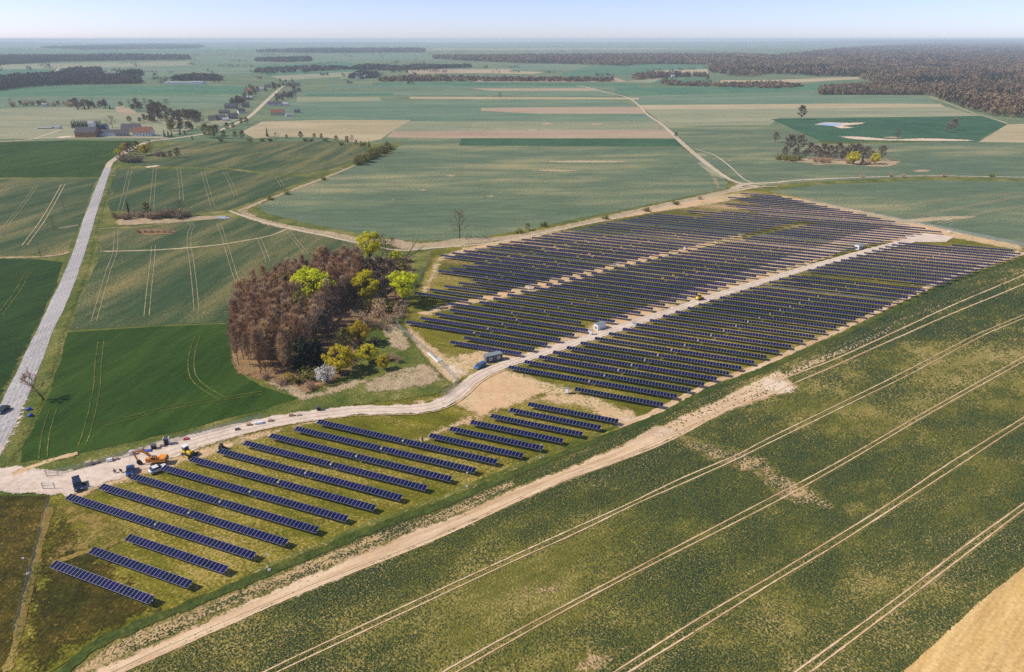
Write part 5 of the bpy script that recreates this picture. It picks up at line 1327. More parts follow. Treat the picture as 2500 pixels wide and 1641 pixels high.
# farmstead
house(216, 334, 22, 13, 5.5, .08, 'brick', 'roof_dark', 'large barn with brick gable and dark roof', 'barn', None, True, .8, 'barn')
house(228, 322, 6, 6, 10, .1, 'white_wall', 'roof_asb', 'tall narrow white building behind the brick barn', 'house', None, True, .9)
house(247, 324, 11, 8, 4, 1.2, 'white_wall', 'roof_dark', 'white gabled farmhouse right of the barn', 'house', None, True, 1.0, 'house', True)
house(272, 332, 20, 9, 4, .05, 'white_wall', 'roof_dark', 'long white farm building with dark roof', 'house', None, True, .7)
house(255, 318, 9, 7, 4, 1.4, 'white_wall', 'roof_asb', 'small white gabled house behind the long farm building', 'house', None, True, 1.0)
house(300, 332, 12, 9, 3.6, .1, 'grey_wall', 'roof_dark', 'grey shed between white farm building and red roofs', 'shed', None, True, .8, 'shed')
house(322, 321, 20, 10, 4.5, .05, 'cream_wall', 'roof_dark', 'cream farmhouse with dark roof behind the right one', 'house', None, True, .9, 'house', True)
house(352, 331, 20, 11, 4, .1, 'white_wall', 'roof_red', 'farmhouse with red brown roof at the right end', 'house', None, True, 1.0, 'house', True)
house(142, 315, 7, 5, 3, .1, 'white_wall', 'roof_asb', 'small pale hut alone left of the windbreak', 'shed', None, False, .3, 'shed')
house(112, 314, 16, 5, 1.2, .1, 'grey_wall', 'roof_asb', 'low flat shed left of the pale hut', 'shed', None, False, .25, 'shed')
tag(sheet('yard', [(130, 337), (150, 333), (175, 332), (180, 335), (150, 338)], 'sand_pale', 5, .3), kind='structure')
# village along the road: (px, py, w, d, h, rz, wall, roof)
V = [(520, 294, 10, 8, 3.2, .2, 'cream_wall', 'roof_dark'), (538, 293, 12, 9, 3.5, .1, 'grey_wall', 'roof_dark'), (570, 290, 12, 9, 4, .3, 'grey_wall', 'roof_dark'), (552, 295, 8, 5, 2.2, .1, 'white_wall', 'roof_asb'),
     (565, 265, 18, 10, 4, .1, 'grey_wall', 'roof_dark'), (600, 262, 12, 9, 4, .4, 'grey_wall', 'roof_dark'), (548, 277, 14, 7, 2.5, .05, 'grey_wall', 'roof_dark'), (590, 276, 10, 8, 3, .6, 'white_wall', 'roof_dark'), (585, 247, 16, 9, 3.5, .1, 'grey_wall', 'roof_dark'), (610, 243, 10, 8, 3.5, .2, 'grey_wall', 'roof_asb'),
     (605, 226, 14, 9, 4, .2, 'cream_wall', 'roof_red'), (625, 224, 12, 8, 4, .1, 'grey_wall', 'roof_dark'), (640, 220, 10, 8, 3, .3, 'white_wall', 'roof_asb'), (655, 214, 12, 8, 4, .1, 'grey_wall', 'roof_dark'),
     (672, 258, 22, 9, 3.4, .05, 'white_wall', 'roof_dark'), (698, 258, 8, 7, 3, .1, 'white_wall', 'roof_asb'), (678, 281, 18, 10, 4, .1, 'cream_wall', 'roof_red'), (705, 284, 8, 5, 2.4, .5, 'white_wall', 'roof_asb'), (726, 275, 8, 6, 2.4, .1, 'grey_wall', 'roof_dark'),
     (690, 236, 14, 8, 3.2, .1, 'grey_wall', 'roof_dark'), (710, 233, 12, 9, 3.5, .2, 'grey_wall', 'roof_dark'), (722, 224, 12, 8, 3.4, .1, 'grey_wall', 'roof_dark'), (705, 211, 14, 9, 3.4, .1, 'grey_wall', 'roof_dark'), (725, 210, 14, 9, 4, .15, 'grey_wall', 'roof_dark')]
RN = {'roof_dark': 'dark roofed', 'roof_red': 'red roofed', 'roof_asb': 'pale grey roofed'}; WN = {'cream_wall': 'cream', 'grey_wall': 'weathered grey', 'white_wall': 'white'}
for i, a in enumerate(V):
    side = 'left' if a[0] < 660 else 'right'
    dep = 'near' if a[1] > 280 else 'middle' if a[1] > 240 else 'far'
    house(*a, label='%s %s house on the %s of the village road, %s end' % (WN[a[6]], RN[a[7]], side, dep) if dep != 'middle' else '%s %s house on the %s, middle of the village road' % (WN[a[6]], RN[a[7]], side), group='village houses, %s %s %s %s' % (WN[a[6]], RN[a[7]], side, dep), windows=a[1] > 240, chimney=a[1] > 255)
r3 = random.Random(9)
for i in range(20):
    x = r3.uniform(870, 930); y = 192 - (x - 870) * .06 + r3.uniform(-7, 1)
    house(x, y, r3.uniform(12, 18), r3.uniform(9, 12), r3.uniform(3.5, 6), r3.uniform(-.3, .3), r3.choice(['white_wall', 'grey_wall', 'cream_wall']), r3.choice(['roof_dark', 'roof_asb', 'roof_red']), 'tiny house of the distant village below the horizon fields', 'house', 'houses of the distant village', False)
for i in range(14):
    x = r3.uniform(855, 960); house(x, 169 + r3.uniform(-4, 1), 16, 10, r3.uniform(4, 6), r3.uniform(-.3, .3), r3.choice(['white_wall', 'cream_wall']), r3.choice(['roof_asb', 'roof_red']), 'speck of a pale house in the farthest village row', 'house', 'houses of the farthest row', False)
house(450, 205, 90, 14, 4, .02, 'white_wall', 'roof_asb', 'long pale cattle barn on the emerald field edge', 'barn', None, False, .2, 'barn')
house(486, 206, 26, 18, 6, .02, 'white_wall', 'roof_asb', 'bright white hall at the end of the cattle barn', 'barn', None, False, .15, 'barn')
house(1642, 189, 9, 8, 4, .1, 'white_wall', 'roof_asb', 'small white house beside the dark pine far away', 'house', None, False)
house(2073, 230, 9, 7, 3.4, .1, 'white_wall', 'roof_asb', 'tiny white shed at the edge of the woodland tongue', 'shed', None, False, .5, 'shed')
house(110, 259, 10, 7, 3, .1, 'white_wall', 'roof_asb', 'small white shed in the far left tree row', 'shed', None, False, .4, 'shed')
plant('conifer', 1649, 188, 20, 'dark pine beside the tiny white house', None, 1.5); plant('conifer', 1728, 193, 16, 'dark round tree right of the emerald patch', None, 1.6)

# ---------------------------------------------------------------- site office, transformer stations, cabinets
def office():
    p = G(1204, 881); a, b = G(1186, 889), G(1219.5, 882); rz = math.atan2(b.y - a.y, b.x - a.x)
    t = empty('site_office', (p.x, p.y, 0), rz); tag(t, 'dark grey site office container with two white framed windows', 'container')
    MB().box(-3.05, 3.05, -1.25, 1.25, .12, 2.6).build('body', M['dark_grey'], t)
    r = MB().box(-3.1, 3.1, -1.3, 1.3, 2.6, 2.74); 
    for i in range(12): r.box(-3.0 + i * .5, -2.86 + i * .5, -1.25, 1.25, 2.74, 2.77)
    r.build('roof', M['roof_grey'], t)
    for x in (-1.45, 1.5):
        w = MB().box(x - .52, x + .52, -1.31, -1.25, .95, 2.0).build('window', M['white_metal'], t)
        MB().box(x - .3, x + .3, -1.335, -1.31, 1.17, 1.8).build('pane', M['glass'], w)
    for x in (-3.0, 3.0): MB().box(x - .1, x + .1, -1.2, 1.2, -.02, .12).build('skid', M['black'], t)
    MB().box(-3.11, -3.05, -.5, .5, .2, 2.25).build('door', M['roof_grey'], t)
office()
def station(x, y, w, d, h, rz, label):
    p = G(x, y); t = empty('transformer_station', (p.x, p.y, 0), rz); tag(t, label, 'transformer')
    MB().box(-w / 2 - .15, w / 2 + .15, -d / 2 - .15, d / 2 + .15, -.1, .18).build('base', M['concrete'], t)
    MB().box(-w / 2, w / 2, -d / 2, d / 2, .18, h).build('body', M['white_metal'], t)
    MB().add([(-w / 2 - .12, -d / 2 - .12, h), (w / 2 + .12, -d / 2 - .12, h), (w / 2 + .12, d / 2 + .12, h), (-w / 2 - .12, d / 2 + .12, h), (-w / 2 - .12, 0, h + .25), (w / 2 + .12, 0, h + .25)],
             [(0, 1, 5, 4), (3, 4, 5, 2), (0, 4, 3), (1, 2, 5), (0, 3, 2, 1)]).build('roof', M['roof_grey'], t)
    for i in range(3):
        dx = -w / 2 + w * (i + .5) / 3
        q = MB().box(dx - .75, dx + .75, -d / 2 - .04, -d / 2, .25, h - .2).build('door', M['white_metal'], t)
        MB().box(dx + .5, dx + .6, -d / 2 - .08, -d / 2 - .04, 1.0, 1.2).build('handle', M['dark_grey'], q)
    MB().box(-w / 2 - .04, -w / 2, -.7, .7, .5, 1.6).build('vent', M['roof_grey'], t)
a, b = G(1456, 806), G(1477, 799)
station(1464, 803, 4.2, 2.2, 2.4, math.atan2(b.y - a.y, b.x - a.x), 'white transformer station with grey roof, nearer one on the drive')
a, b = G(2087, 612), G(2104, 606)
station(2095, 608, 4.2, 2.4, 2.6, math.atan2(b.y - a.y, b.x - a.x), 'white transformer station at the far end of the drive')
def cabinet(x, y, label, s=1.0):
    p = G(x, y); t = empty('cabinet', (p.x, p.y, 0), ROW_RZ); tag(t, label, 'cabinet', 'inverter cabinets'); t.scale = (s, s, s)
    MB().box(-.5, .5, -.35, .35, .5, 1.9).build('body', M['white_metal'], t); MB().box(-.58, .58, -.45, .45, 1.9, 1.97).build('roof', M['grey_metal'], t)
    for q in (-.42, .42): MB().box(q - .05, q + .05, -.05, .05, -.05, .5).build('leg', M['grey_metal'], t)
for x, y, lb in ((1384, 962, 'white cabinet beside the single table at the soil gap'), (1442, 818, 'white cabinet at the row end next to the near transformer'), (1291, 708, 'white cabinet at the start of the sandy path'), (1506, 653, 'white cabinet half way along the sandy path'), (1671, 612, 'white cabinet near the far end of the sandy path'), (1548, 801, 'pale cabinet at the row end beside the drive'), (2316, 570, 'white box by the fence near the turning place')):
    cabinet(x, y, lb, 1.1)

# ---------------------------------------------------------------- vehicles
def car(x, y, heading, paint, label, L=4.4, W=1.8, Hh=1.5, van=False, cat='car', open_doors=False, z=0.09):
    """heading: ground direction of the bonnet, as angle in the ground plane"""
    p = G(x, y); t = empty('car' if not van else 'van', (p.x, p.y, z), heading); tag(t, label, cat)
    l, w = L / 2, W / 2
    lo = .32
    prof = [(-l, lo), (l - .05, lo), (l, .62), (l - .12, .82), (l - 1.1, .98), (-l + (.1 if van else .35), 1.0), (-l, .85)]
    MB().prism(prof, -w, w).build('body', M[paint], t)
    if van: cab = [(l - 1.05, .98), (l - 1.75, Hh), (-l + .15, Hh), (-l + .08, 1.0)]
    else: cab = [(l - 1.15, .98), (l - 2.0, Hh), (-l + .9, Hh), (-l + .3, 1.0)]
    MB().prism(cab, -w + .1, w - .1).build('cabin', M['glass'], t)
    rt = MB().bev(cab[2][0] + .02, cab[1][0] - .02, -w + .14, w - .14, Hh - .04, Hh + .05, .05).build('roof', M[paint], t)
    for sx in (-l + .8, l - .85):
        for sy in (-w, w):
            wh = MB().tube((sx, sy - (.16 if sy > 0 else .02), .32), (sx, sy + (.02 if sy > 0 else .16), .32), .32, n=12).build('wheel', M['black'], t)
            MB().tube((sx, sy + (.02 if sy > 0 else -.02), .32), (sx, sy + (.05 if sy > 0 else -.05), .32), .18, n=8).build('rim', M['grey_metal'], wh)
    for sy in (-w + .3, w - .3):
        MB().box(l - .14, l - .02, sy - .2, sy + .2, .62, .78).build('headlight', M['white_metal'], t)
        MB().box(-l - .01, -l + .05, sy - .15, sy + .15, .68, .9).build('tail_light', M['red_cloth'], t)
    for sy in (-w - .16, w): MB().box(l - 1.55, l - 1.4, sy, sy + .16, .95, 1.1).build('mirror', M[paint], t)
    if open_doors:
        d = MB().box(-.02, .02, 0, .95, .4, 1.35).build('door', M[paint], t); d.location = (.75, w, 0); d.rotation_euler = (0, 0, math.radians(-10))
        g = MB().box(-.9, 0, -w + .1, w - .1, -.03, .03).build('tailgate', M[paint], t); g.location = (-l + .3, 0, Hh); g.rotation_euler = (0, math.radians(5), 0)
    return t
def hd(x0, y0, x1, y1):
    a, b = G(x0, y0), G(x1, y1); return math.atan2(b.y - a.y, b.x - a.x)
car(192, 1192, hd(189, 1178, 195, 1200), 'car_navy', 'dark van with tailgate and side door open near the gate', 4.5, 1.85, 1.7, True, 'van', True, .26)
car(320, 1156, hd(321, 1145, 319, 1165), 'car_blue', 'blue car parked at the end of the third double row', 4.2, 1.8, 1.55, False, 'car', False, .26)
car(1172, 898, hd(1186, 891, 1162, 903), 'car_sky', 'bright blue estate car beside the site office', 4.6, 1.8, 1.55, True, 'car', False, .18)
car(9, 1006, hd(30, 990, -10, 1022), 'car_green', 'dark car driving on the country road at the left edge', 4.3, 1.8, 1.5, False, 'car', False, .18)
car(387, 1151, hd(375, 1157, 400, 1147), 'car_white', 'white car half hidden behind the end of a panel row', 4.3, 1.8, 1.5, False, 'car', False, .26)

def tracks(t, L=3.6, gauge=2.2, w=.55, h=.85):
    for s in (-1, 1):
        pr = [(-L / 2 + .3, 0), (L / 2 - .3, 0), (L / 2, .3), (L / 2 - .05, h - .2), (L / 2 - .35, h), (-L / 2 + .35, h), (-L / 2 + .05, h - .2), (-L / 2, .3)]
        tk = MB().prism(pr, s * gauge / 2 - w / 2, s * gauge / 2 + w / 2).build('crawler_track', M['black'], t)
        for i in range(5):
            x = -L / 2 + .5 + i * (L - 1) / 4
            MB().tube((x, s * (gauge / 2 + w / 2), .32), (x, s * (gauge / 2 + w / 2 + .04), .32), .2, n=8).build('roller', M['grey_metal'], tk)
def excavator():
    p = G(388, 1133); rz = hd(400, 1132, 345, 1136)
    t = empty('excavator', (p.x, p.y, .26), rz); tag(t, 'orange crawler excavator with boom lowered on the gravel', 'excavator'); t.scale = (.9, .9, .9)
    tracks(t)
    MB().tube((0, 0, .8), (0, 0, 1.05), .75, n=14).build('turntable', M['dark_grey'], t)
    MB().bev(-2.3, 1.3, -1.25, 1.25, 1.05, 1.75, .15).build('deck', M['orange'], t)
    MB().bev(-2.6, -.3, -1.25, 1.25, 1.5, 2.25, .2).build('engine_cover', M['orange'], t)
    MB().bev(-2.75, -2.15, -1.2, 1.2, 1.05, 1.9, .2).build('counterweight', M['dark_grey'], t)
    c = MB().bev(-.2, 1.45, .25, 1.25, 1.7, 2.95, .12).build('cab', M['orange'], t)
    MB().box(.05, 1.3, 1.24, 1.28, 2.0, 2.8).build('side_window', M['glass'], c); MB().box(1.44, 1.48, .35, 1.15, 1.9, 2.8).build('windscreen', M['glass'], c)
    MB().box(.1, 1.1, .4, 1.1, 2.94, 3.0).build('roof_window', M['glass'], c); MB().box(.0, 1.3, .22, .26, 2.0, 2.8).build('side_window', M['glass'], c)
    bm = MB(); pts = [(1.1, 1.7), (2.6, 3.6), (4.0, 4.5), (6.2, 4.3)]; th = [.38, .5, .45, .3]
    for i in range(3):
        (x0, z0), (x1, z1) = pts[i], pts[i + 1]
        d = Vector((x1 - x0, 0, z1 - z0)).normalized(); n = Vector((-d.z, 0, d.x))
        prof = [(x0 - n.x * th[i] / 2, z0 - n.z * th[i] / 2), (x1 - n.x * th[i + 1] / 2, z1 - n.z * th[i + 1] / 2), (x1 + n.x * th[i + 1] / 2, z1 + n.z * th[i + 1] / 2), (x0 + n.x * th[i] / 2, z0 + n.z * th[i] / 2)]
        bm.prism(prof, -.32 + .01 * i, .12 - .01 * i)
    bm.build('boom', M['orange'], t)
    MB().prism([(6.5, 4.65), (6.05, 4.5), (5.35, 1.4), (5.65, 1.3)], -.27, .07).build('stick', M['orange'], t)
    MB().tube((1.9, -.1, 2.0), (3.3, -.1, 3.75), .09).build('boom_cylinder', M['grey_metal'], t); MB().tube((4.2, -.1, 4.75), (6.3, -.1, 4.72), .08).build('stick_cylinder', M['grey_metal'], t)
    MB().prism([(5.3, 1.45), (5.75, 1.35), (5.7, .6), (5.2, .02), (4.5, .05), (4.75, .8)], -.6, .4).build('bucket', M['black'], t)
excavator()
def dozer():
    p = G(460, 1112); rz = hd(452, 1106, 476, 1116)
    t = empty('bulldozer', (p.x, p.y, .2), rz); tag(t, 'yellow bulldozer with its blade at the end of a panel row', 'bulldozer')
    tracks(t, 3.0, 1.8, .5, .8)
    MB().bev(-.2, 1.7, -.5, .5, .7, 1.6, .15).build('engine_cover', M['yellow'], t); MB().bev(-1.5, -.1, -.75, .75, .7, 1.4, .12).build('deck', M['yellow'], t)
    c = MB().bev(-1.3, .0, -.65, .65, 1.4, 2.6, .1).build('cab', M['glass'], t); MB().bev(-1.4, .1, -.75, .75, 2.58, 2.72, .05).build('roof', M['white_metal'], c)
    MB().prism([(2.0, .05), (2.25, .05), (2.1, .5), (2.25, 1.0), (2.05, 1.0), (1.95, .5)], -1.5, 1.5).build('blade', M['black'], t)
    for s in (-1.25, 1.25): MB().box(.2, 2.0, s - .08, s + .08, .3, .5).build('push_arm', M['yellow'], t)
    MB().tube((1.2, -.25, 1.6), (1.2, -.25, 2.2), .05).build('exhaust', M['black'], t)
dozer()
def mini(x, y, rz, paint, label, s=1.0):
    p = G(x, y); t = empty('mini_loader', (p.x, p.y, .2), rz); tag(t, label, 'loader'); t.scale = (s, s, s)
    MB().bev(-1.2, .6, -.5, .5, .45, 1.2, .1).build('body', M[paint], t)
    c = MB().box(-.5, .4, -.45, .45, 1.2, 2.0, 0, .06).build('cab', M['glass'], t); MB().box(-.55, .45, -.5, .5, 2.0, 2.08).build('roof', M[paint], c)
    for sx in (-.7, .5):
        for sy in (-.75, .5): MB().tube((sx, sy, .38), (sx, sy + .25, .38), .38, n=10).build('wheel', M['black'], t)
    for sy in (-.62, .52): MB().prism([(-.9, 1.25), (-.9, 1.45), (1.1, .75), (1.5, .3), (1.35, .25), (1.0, .6)], sy, sy + .1).build('arm', M[paint], t)
    MB().prism([(1.3, .1), (2.0, .1), (1.5, .7), (1.3, .7)], -.8, .8).build('bucket', M['black'], t)
mini(1706, 733, hd(1700, 735, 1720, 728), 'yellow', 'small yellow loader working on the straight drive', 1.25)
mini(543, 1098, hd(535, 1096, 555, 1101), 'black', 'small black tracked machine beside the end of a panel row', .8)

# ---------------------------------------------------------------- pallets, crates, bins and beams along the drive
def crate(x, y, w, d, h, mat, label, name='crate', rz=.3, strap=True):
    p = G(x, y); t = empty(name, (p.x, p.y, .17), rz); tag(t, label, name, 'goods along the drive')
    pl = MB()
    for i in range(3): pl.box(-w / 2 + i * (w - .1) / 2, -w / 2 + .1 + i * (w - .1) / 2, -d / 2, d / 2, 0, .12)
    pl.box(-w / 2, w / 2, -d / 2, d / 2, .122, .16); pl.build('pallet', M['wood'], t)
    MB().bev(-w / 2 + .03, w / 2 - .03, -d / 2 + .03, d / 2 - .03, .16, h, .03).build('load', M[mat], t)
    if strap:
        for s in (-.25, .25): MB().box(s * w - .03, s * w + .03, -d / 2 + .02, d / 2 - .02, h, h + .012).build('strap', M['dark_grey'], t)
gx = [(217, 1137, 1.5, 1.1, 1.1, 'cardboard', 'cardboard crate on pallet, first along the drive from the gate'), (234, 1132, 1.4, 1.1, .8, 'wood', 'brownish wooden crate second along the drive'), (269, 1128, 1.4, 1.0, .9, 'white_metal', 'white wrapped pallet fourth from the gate, left of a pair'), (283, 1124, 1.3, .9, .7, 'cardboard', 'low pale pallet right of the white wrapped pair'),
      (324, 1111, 1.4, 1.0, 1.2, 'white_metal', 'white box pallet behind the excavator boom'), (345, 1103, 1.4, 1.1, 1.0, 'cardboard', 'pale carton pallet left of the blue stack'), (397, 1092, 1.2, .8, .9, 'cardboard', 'pale crate right of the black bin'),
      (633, 1036, 2.4, 1.0, .7, 'white_metal', 'long white wrapped load beside the drive'), (660, 1030, 1.3, 1.0, .8, 'cardboard', 'pale crate after the long white load'), (711, 1017, 1.3, 1.0, .9, 'wood', 'wooden crate farther up the drive'), (730, 1016, 1.2, .9, .5, 'cardboard', 'flat pale crate last of those up the drive'), (363, 1129, 1.2, 1.0, 1.1, 'orange', 'orange brown box lying under the excavator boom'),
      (455, 1075, 1.4, 1.0, .5, 'red_cloth', 'maroon bundle lying beside the drive'), (580, 1051, 1.3, 1.0, .5, 'dark_grey', 'flat dark pallet before the long white load'), (608, 1040, 1.2, 1.0, .8, 'wood', 'brown crate left of the long white load')]
for a in gx: crate(*a)
crate(361, 1104, 1.9, 1.1, .45, 'blue_plastic', 'flat stack of blue panels beside the drive', 'panel_stack', .3, False)
for i, (x, y, lb) in enumerate(((377, 1097, 'black waste bin standing beside the drive'), (779, 1003, 'dark bin standing alone by the bend of the drive'))):
    p = G(x, y); t = empty('waste_bin', (p.x, p.y, .05), .3); tag(t, lb, 'bin')
    MB().box(-.55, .55, -.5, .5, .15, 1.3, 0, -.05).build('body', M['black'], t); MB().box(-.65, .65, -.6, .6, 1.3, 1.42).build('lid', M['dark_grey'], t)
    for q in (-.45, .45): MB().tube((q, -.4, .1), (q, .4, .1), .1, n=8).build('wheel', M['black'], t)
p = G(409, 1086); t = empty('portable_toilet', (p.x, p.y, .05), .3); tag(t, 'dark cabin with white sides beside the drive', 'cabin')
MB().box(-.6, .6, -.6, .6, 0, 2.1).build('body', M['dark_grey'], t); MB().box(-.75, -.6, -.62, .62, 0, 2.3).build('side_panel', M['white_metal'], t); MB().box(.6, .7, -.62, .62, 0, 2.3).build('side_panel', M['white_metal'], t); MB().box(-.35, .35, -.63, -.6, .1, 1.9).build('door', M['black'], t)
for i, (x, y, lb) in enumerate(((71, 1002, 'blue sack on the road shoulder, upper one'), (75, 1017, 'light blue sack on the road shoulder, lower one'))):
    p = G(x, y); s = MB().bev(-.7, .7, -.45, .45, 0, .7, .2); o = s.build('sack', M['blue_plastic'], None, True); o.location = (p.x, p.y, .2); o.rotation_euler = (0, 0, .5 + i); tag(o, lb, 'sack')
def beams(x0, y0, x1, y1, n, label):
    a, b = G(x0, y0), G(x1, y1); L = (b - a).length; t = empty('beam_stack', ((a.x + b.x) / 2, (a.y + b.y) / 2, .08), math.atan2(b.y - a.y, b.x - a.x)); tag(t, label, 'beams')
    for i in range(n):
        for j in range(2): MB().box(-L / 2, L / 2, -n * .15 + i * .3, -n * .15 + i * .3 + .24, j * .26, j * .26 + .22).build('beam', M['white_metal'], t)
beams(1046, 863, 1071, 886, 3, 'long stack of pale steel beams lying along the fence'); beams(1068, 875, 1078, 883, 2, 'short stack of pale steel beams beside the long one')
p = G(1190, 879); o = MB().bev(-1.0, 1.0, -.8, .8, 0, 1.9, .2).build('white_tank', M['white_metal']); o.location = (p.x, p.y, .06); tag(o, 'white tank behind the site office', 'tank')

# ---------------------------------------------------------------- people
def person(x, y, rz, top, legs, label, pose='stand'):
    p = G(x, y); t = empty('person', (p.x, p.y, .24 if y > 1100 else .13), rz); tag(t, label, 'person')
    if pose == 'stand':
        J = [(0, 0, .92), (0, 0, 1.15), (0, 0, 1.42), (0, .01, 1.52), (0, .02, 1.62), (0, .02, 1.74), (-.1, 0, .88), (-.11, .04, .48), (-.12, 0, .07), (-.12, .14, .04), (.1, 0, .88), (.12, -.05, .48), (.13, -.08, .07), (.13, .06, .04), (-.2, 0, 1.4), (-.25, .03, 1.12), (-.24, .12, .88), (.2, 0, 1.4), (.25, .02, 1.12), (.22, .14, .9)]
    else:
        J = [(0, 0, .55), (0, .12, .75), (0, .3, .95), (0, .38, 1.02), (0, .44, 1.08), (0, .5, 1.16), (-.12, 0, .5), (-.16, .3, .48), (-.15, .08, .07), (-.15, .24, .04), (.12, 0, .5), (.16, .3, .48), (.15, .08, .07), (.15, .24, .04), (-.2, .3, .92), (-.22, .42, .66), (-.15, .55, .5), (.2, .3, .92), (.22, .42, .66), (.15, .55, .5)]
    Ed = [(0, 1), (1, 2), (2, 3), (3, 4), (4, 5), (0, 6), (6, 7), (7, 8), (8, 9), (0, 10), (10, 11), (11, 12), (12, 13), (2, 14), (14, 15), (15, 16), (2, 17), (17, 18), (18, 19)]
    rad = [.15, .15, .17, .06, .1, .1, .1, .075, .05, .045, .1, .075, .05, .045, .075, .05, .04, .075, .05, .04]
    me = bpy.data.meshes.new('body'); me.from_pydata(J, Ed, []); o = link('body', me, M['skin'], t)
    sk = o.modifiers.new('skin', 'SKIN'); o.modifiers.new('sub', 'SUBSURF').levels = 1
    for i, r_ in enumerate(rad): me.skin_vertices[0].data[i].radius = (r_, r_)
    me.skin_vertices[0].data[0].use_root = True
    def cloth(name, ids, mat, k=1.18):
        mb = MB()
        for a, b in Ed:
            if a in ids and b in ids: mb.tube(J[a], J[b], rad[a] * k, rad[b] * k, 8)
        mb.build(name, M[mat], t, True)
    cloth('jacket', {0, 1, 2, 14, 15, 16, 17, 18, 19}, top); cloth('trousers', {0, 6, 7, 8, 10, 11, 12}, legs)
    hp = Vector(J[5]); MB().tube(hp + Vector((0, 0, -.02)), hp + Vector((0, 0, .1)), .13, .06, 8).build('hair', M['dark_cloth'], t, True)
person(1032, 1081, 2.6, 'dark_cloth', 'dark_cloth', 'person in dark clothes standing at the end of a panel row')
person(283, 1157, 1.2, 'red_cloth', 'dark_cloth', 'person in red bending down on the gravel', 'bend')
person(299, 1155, 2.2, 'dark_cloth', 'dark_cloth', 'person in dark clothes crouching on the gravel left of the blue car', 'bend')
p = G(277, 1152); o = MB().bev(-.35, .35, -.25, .25, 0, .45, .06).build('white_box', M['white_metal']); o.location = (p.x, p.y, .25); tag(o, 'small white box on the gravel beside the person in red', 'box')

# ---------------------------------------------------------------- fences, gates, masts, poles
def fence(px, label, h=2.0, step=2.6, dens=True):
    pts = [G(x, y) for x, y in px]
    t = empty('mesh_fence', (pts[0].x, pts[0].y, 0)); tag(t, label, 'fence', 'park fence')
    o0 = pts[0]
    pm = MB().tube((0, 0, -.1), (0, 0, h + .05), .045, n=5); pme = mesh('post', pm.v, pm.f); pme.materials.append(M['grey_metal'])
    for i in range(len(pts) - 1):
        a, b = pts[i] - o0, pts[i + 1] - o0; L = (b - a).length; n = max(1, round(L / step))
        for j in range(n):
            q0, q1 = a.lerp(b, j / n), a.lerp(b, (j + 1) / n)
            po = link('post', pme, None, t); po.location = q0
            w = MB().add([(q0.x, q0.y, .05), (q1.x, q1.y, .05), (q1.x, q1.y, h), (q0.x, q0.y, h)], [(0, 1, 2, 3)])
            w.tube((q0.x, q0.y, h), (q1.x, q1.y, h), .02, n=4); w.tube((q0.x, q0.y, h * .5), (q1.x, q1.y, h * .5), .015, n=4)
            w.build('wire_panel', M['wire'], t)
fence([(1054, 620), (1036, 655), (1019, 690), (1005, 720), (985, 755), (969, 792), (977, 805), (1011, 834), (1046, 864)], 'grey mesh fence between grove and solar park')
fence([(1046, 865), (1074, 889), (1098, 915), (1117, 934), (1106, 951), (1077, 972)], 'grey mesh fence curving round beside the drive')
fence([(121, 1232), (108, 1276), (95, 1335), (79, 1398), (60, 1470), (38, 1555)], 'grey mesh fence running down the left edge of the park')
fence([(1960, 490), (2100, 520), (2200, 541), (2320, 565), (2420, 586), (2560, 614)], 'grey mesh fence along the far right of the park', 2.0, 6.0)
fence([(145, 1158), (210, 1142), (300, 1118), (400, 1086), (520, 1054), (640, 1022)], 'faint mesh fence along the verge beside the drive', 1.7, 5.0)
def gate(px, label, ln=3.0, rz=0.0):
    p = G(*px); t = empty('gate', (p.x, p.y, .05), rz); tag(t, label, 'gate', None)
    for x in (0, -ln): MB().box(x - .07, x + .07, -.07, .07, -.1, 2.1).build('post', M['grey_metal'], t)
    for z in (.3, 1.1, 1.9): MB().box(-ln + .08, -.08, -.03, .03, z, z + .06).build('rail', M['grey_metal'], t)
    for i in range(6): x = -ln + .3 + i * (ln - .6) / 5; MB().box(x - .015, x + .015, -.015, .015, .37, 1.9).build('bar', M['grey_metal'], t)
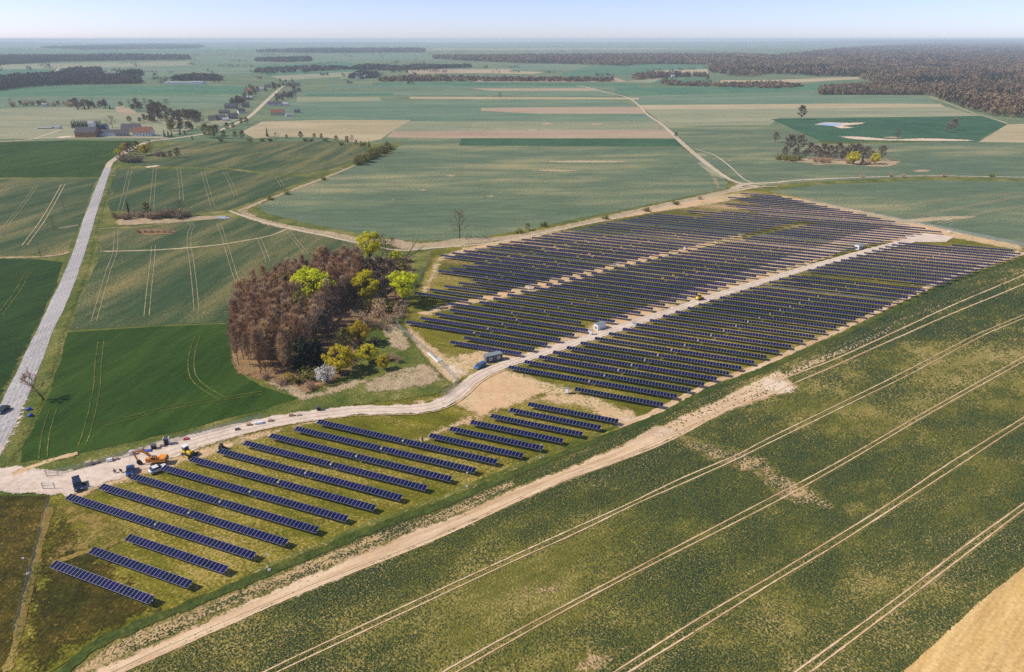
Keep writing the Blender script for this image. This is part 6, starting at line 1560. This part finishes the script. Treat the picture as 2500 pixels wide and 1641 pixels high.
gate((135, 1195), 'open steel gate leaf on the near side of the entrance', 2.8, 0.05); gate((143, 1163), 'steel gate leaf on the far side of the entrance', 2.8, 0.1)
def mast(x, y, h, label, group, name='camera_mast', wood_=False, arms=False):
    p = G(x, y); t = empty(name, (p.x, p.y, 0)); tag(t, label, 'pole', group)
    MB().tube((0, 0, -.2), (0, 0, h), .13 if wood_ else .06, .09 if wood_ else .045, 8).build('pole', M['bark_dark' if wood_ else 'grey_metal'], t)
    if arms: MB().box(-.8, .8, -.06, .06, h - .6, h - .48).build('crossarm', M['bark_dark'], t); 
    else: MB().box(-.1, .35, -.1, .1, h - .3, h - .05).build('camera', M['white_metal'], t); MB().box(-.3, .3, -.3, .3, 0, .4).build('base', M['concrete'], t)
mast(1319, 1120, 4.5, 'slim camera mast before the second front table group', 'camera masts'); mast(69, 1403, 4.5, 'slim camera mast at the left fence', 'camera masts'); mast(658, 1394, 4.5, 'slim mast on the ditch right of the front rows', 'camera masts'); mast(2316, 567, 5, 'slim camera mast at the far fence', 'camera masts'); mast(1140, 1190, 4.5, 'slim mast on the ditch below the front rows', 'camera masts')
for x, y, h, lb in ((100, 628, 8, 'wooden power pole nearest on the left field edge'), (133, 563, 8, 'wooden power pole second along the left field'), (158, 515, 8, 'wooden power pole third along the left field'), (197, 432, 8, 'wooden power pole farthest, left of the road')):
    mast(x, y, h, lb, 'power poles', 'power_pole', True, True)

# ---------------------------------------------------------------- the air: thin haze over the plain
hm = bpy.data.materials.new('haze_air'); hm.use_nodes = True; nt = hm.node_tree
nt.nodes.remove(nt.nodes['Principled BSDF'])
pv = N(nt, 'ShaderNodeVolumePrincipled'); pv.inputs['Color'].default_value = (0.74, 0.87, 1.0, 1); pv.inputs['Density'].default_value = 0.000095; pv.inputs['Anisotropy'].default_value = 0.0
nt.links.new(pv.outputs[0], nt.nodes['Material Output'].inputs['Volume'])
hz = MB().box(-27000, 27000, -4000, 25000, -1.2, 108.0).build('haze', hm)
tag(hz, 'pale blue haze lying over the plain', 'haze', None, 'stuff')
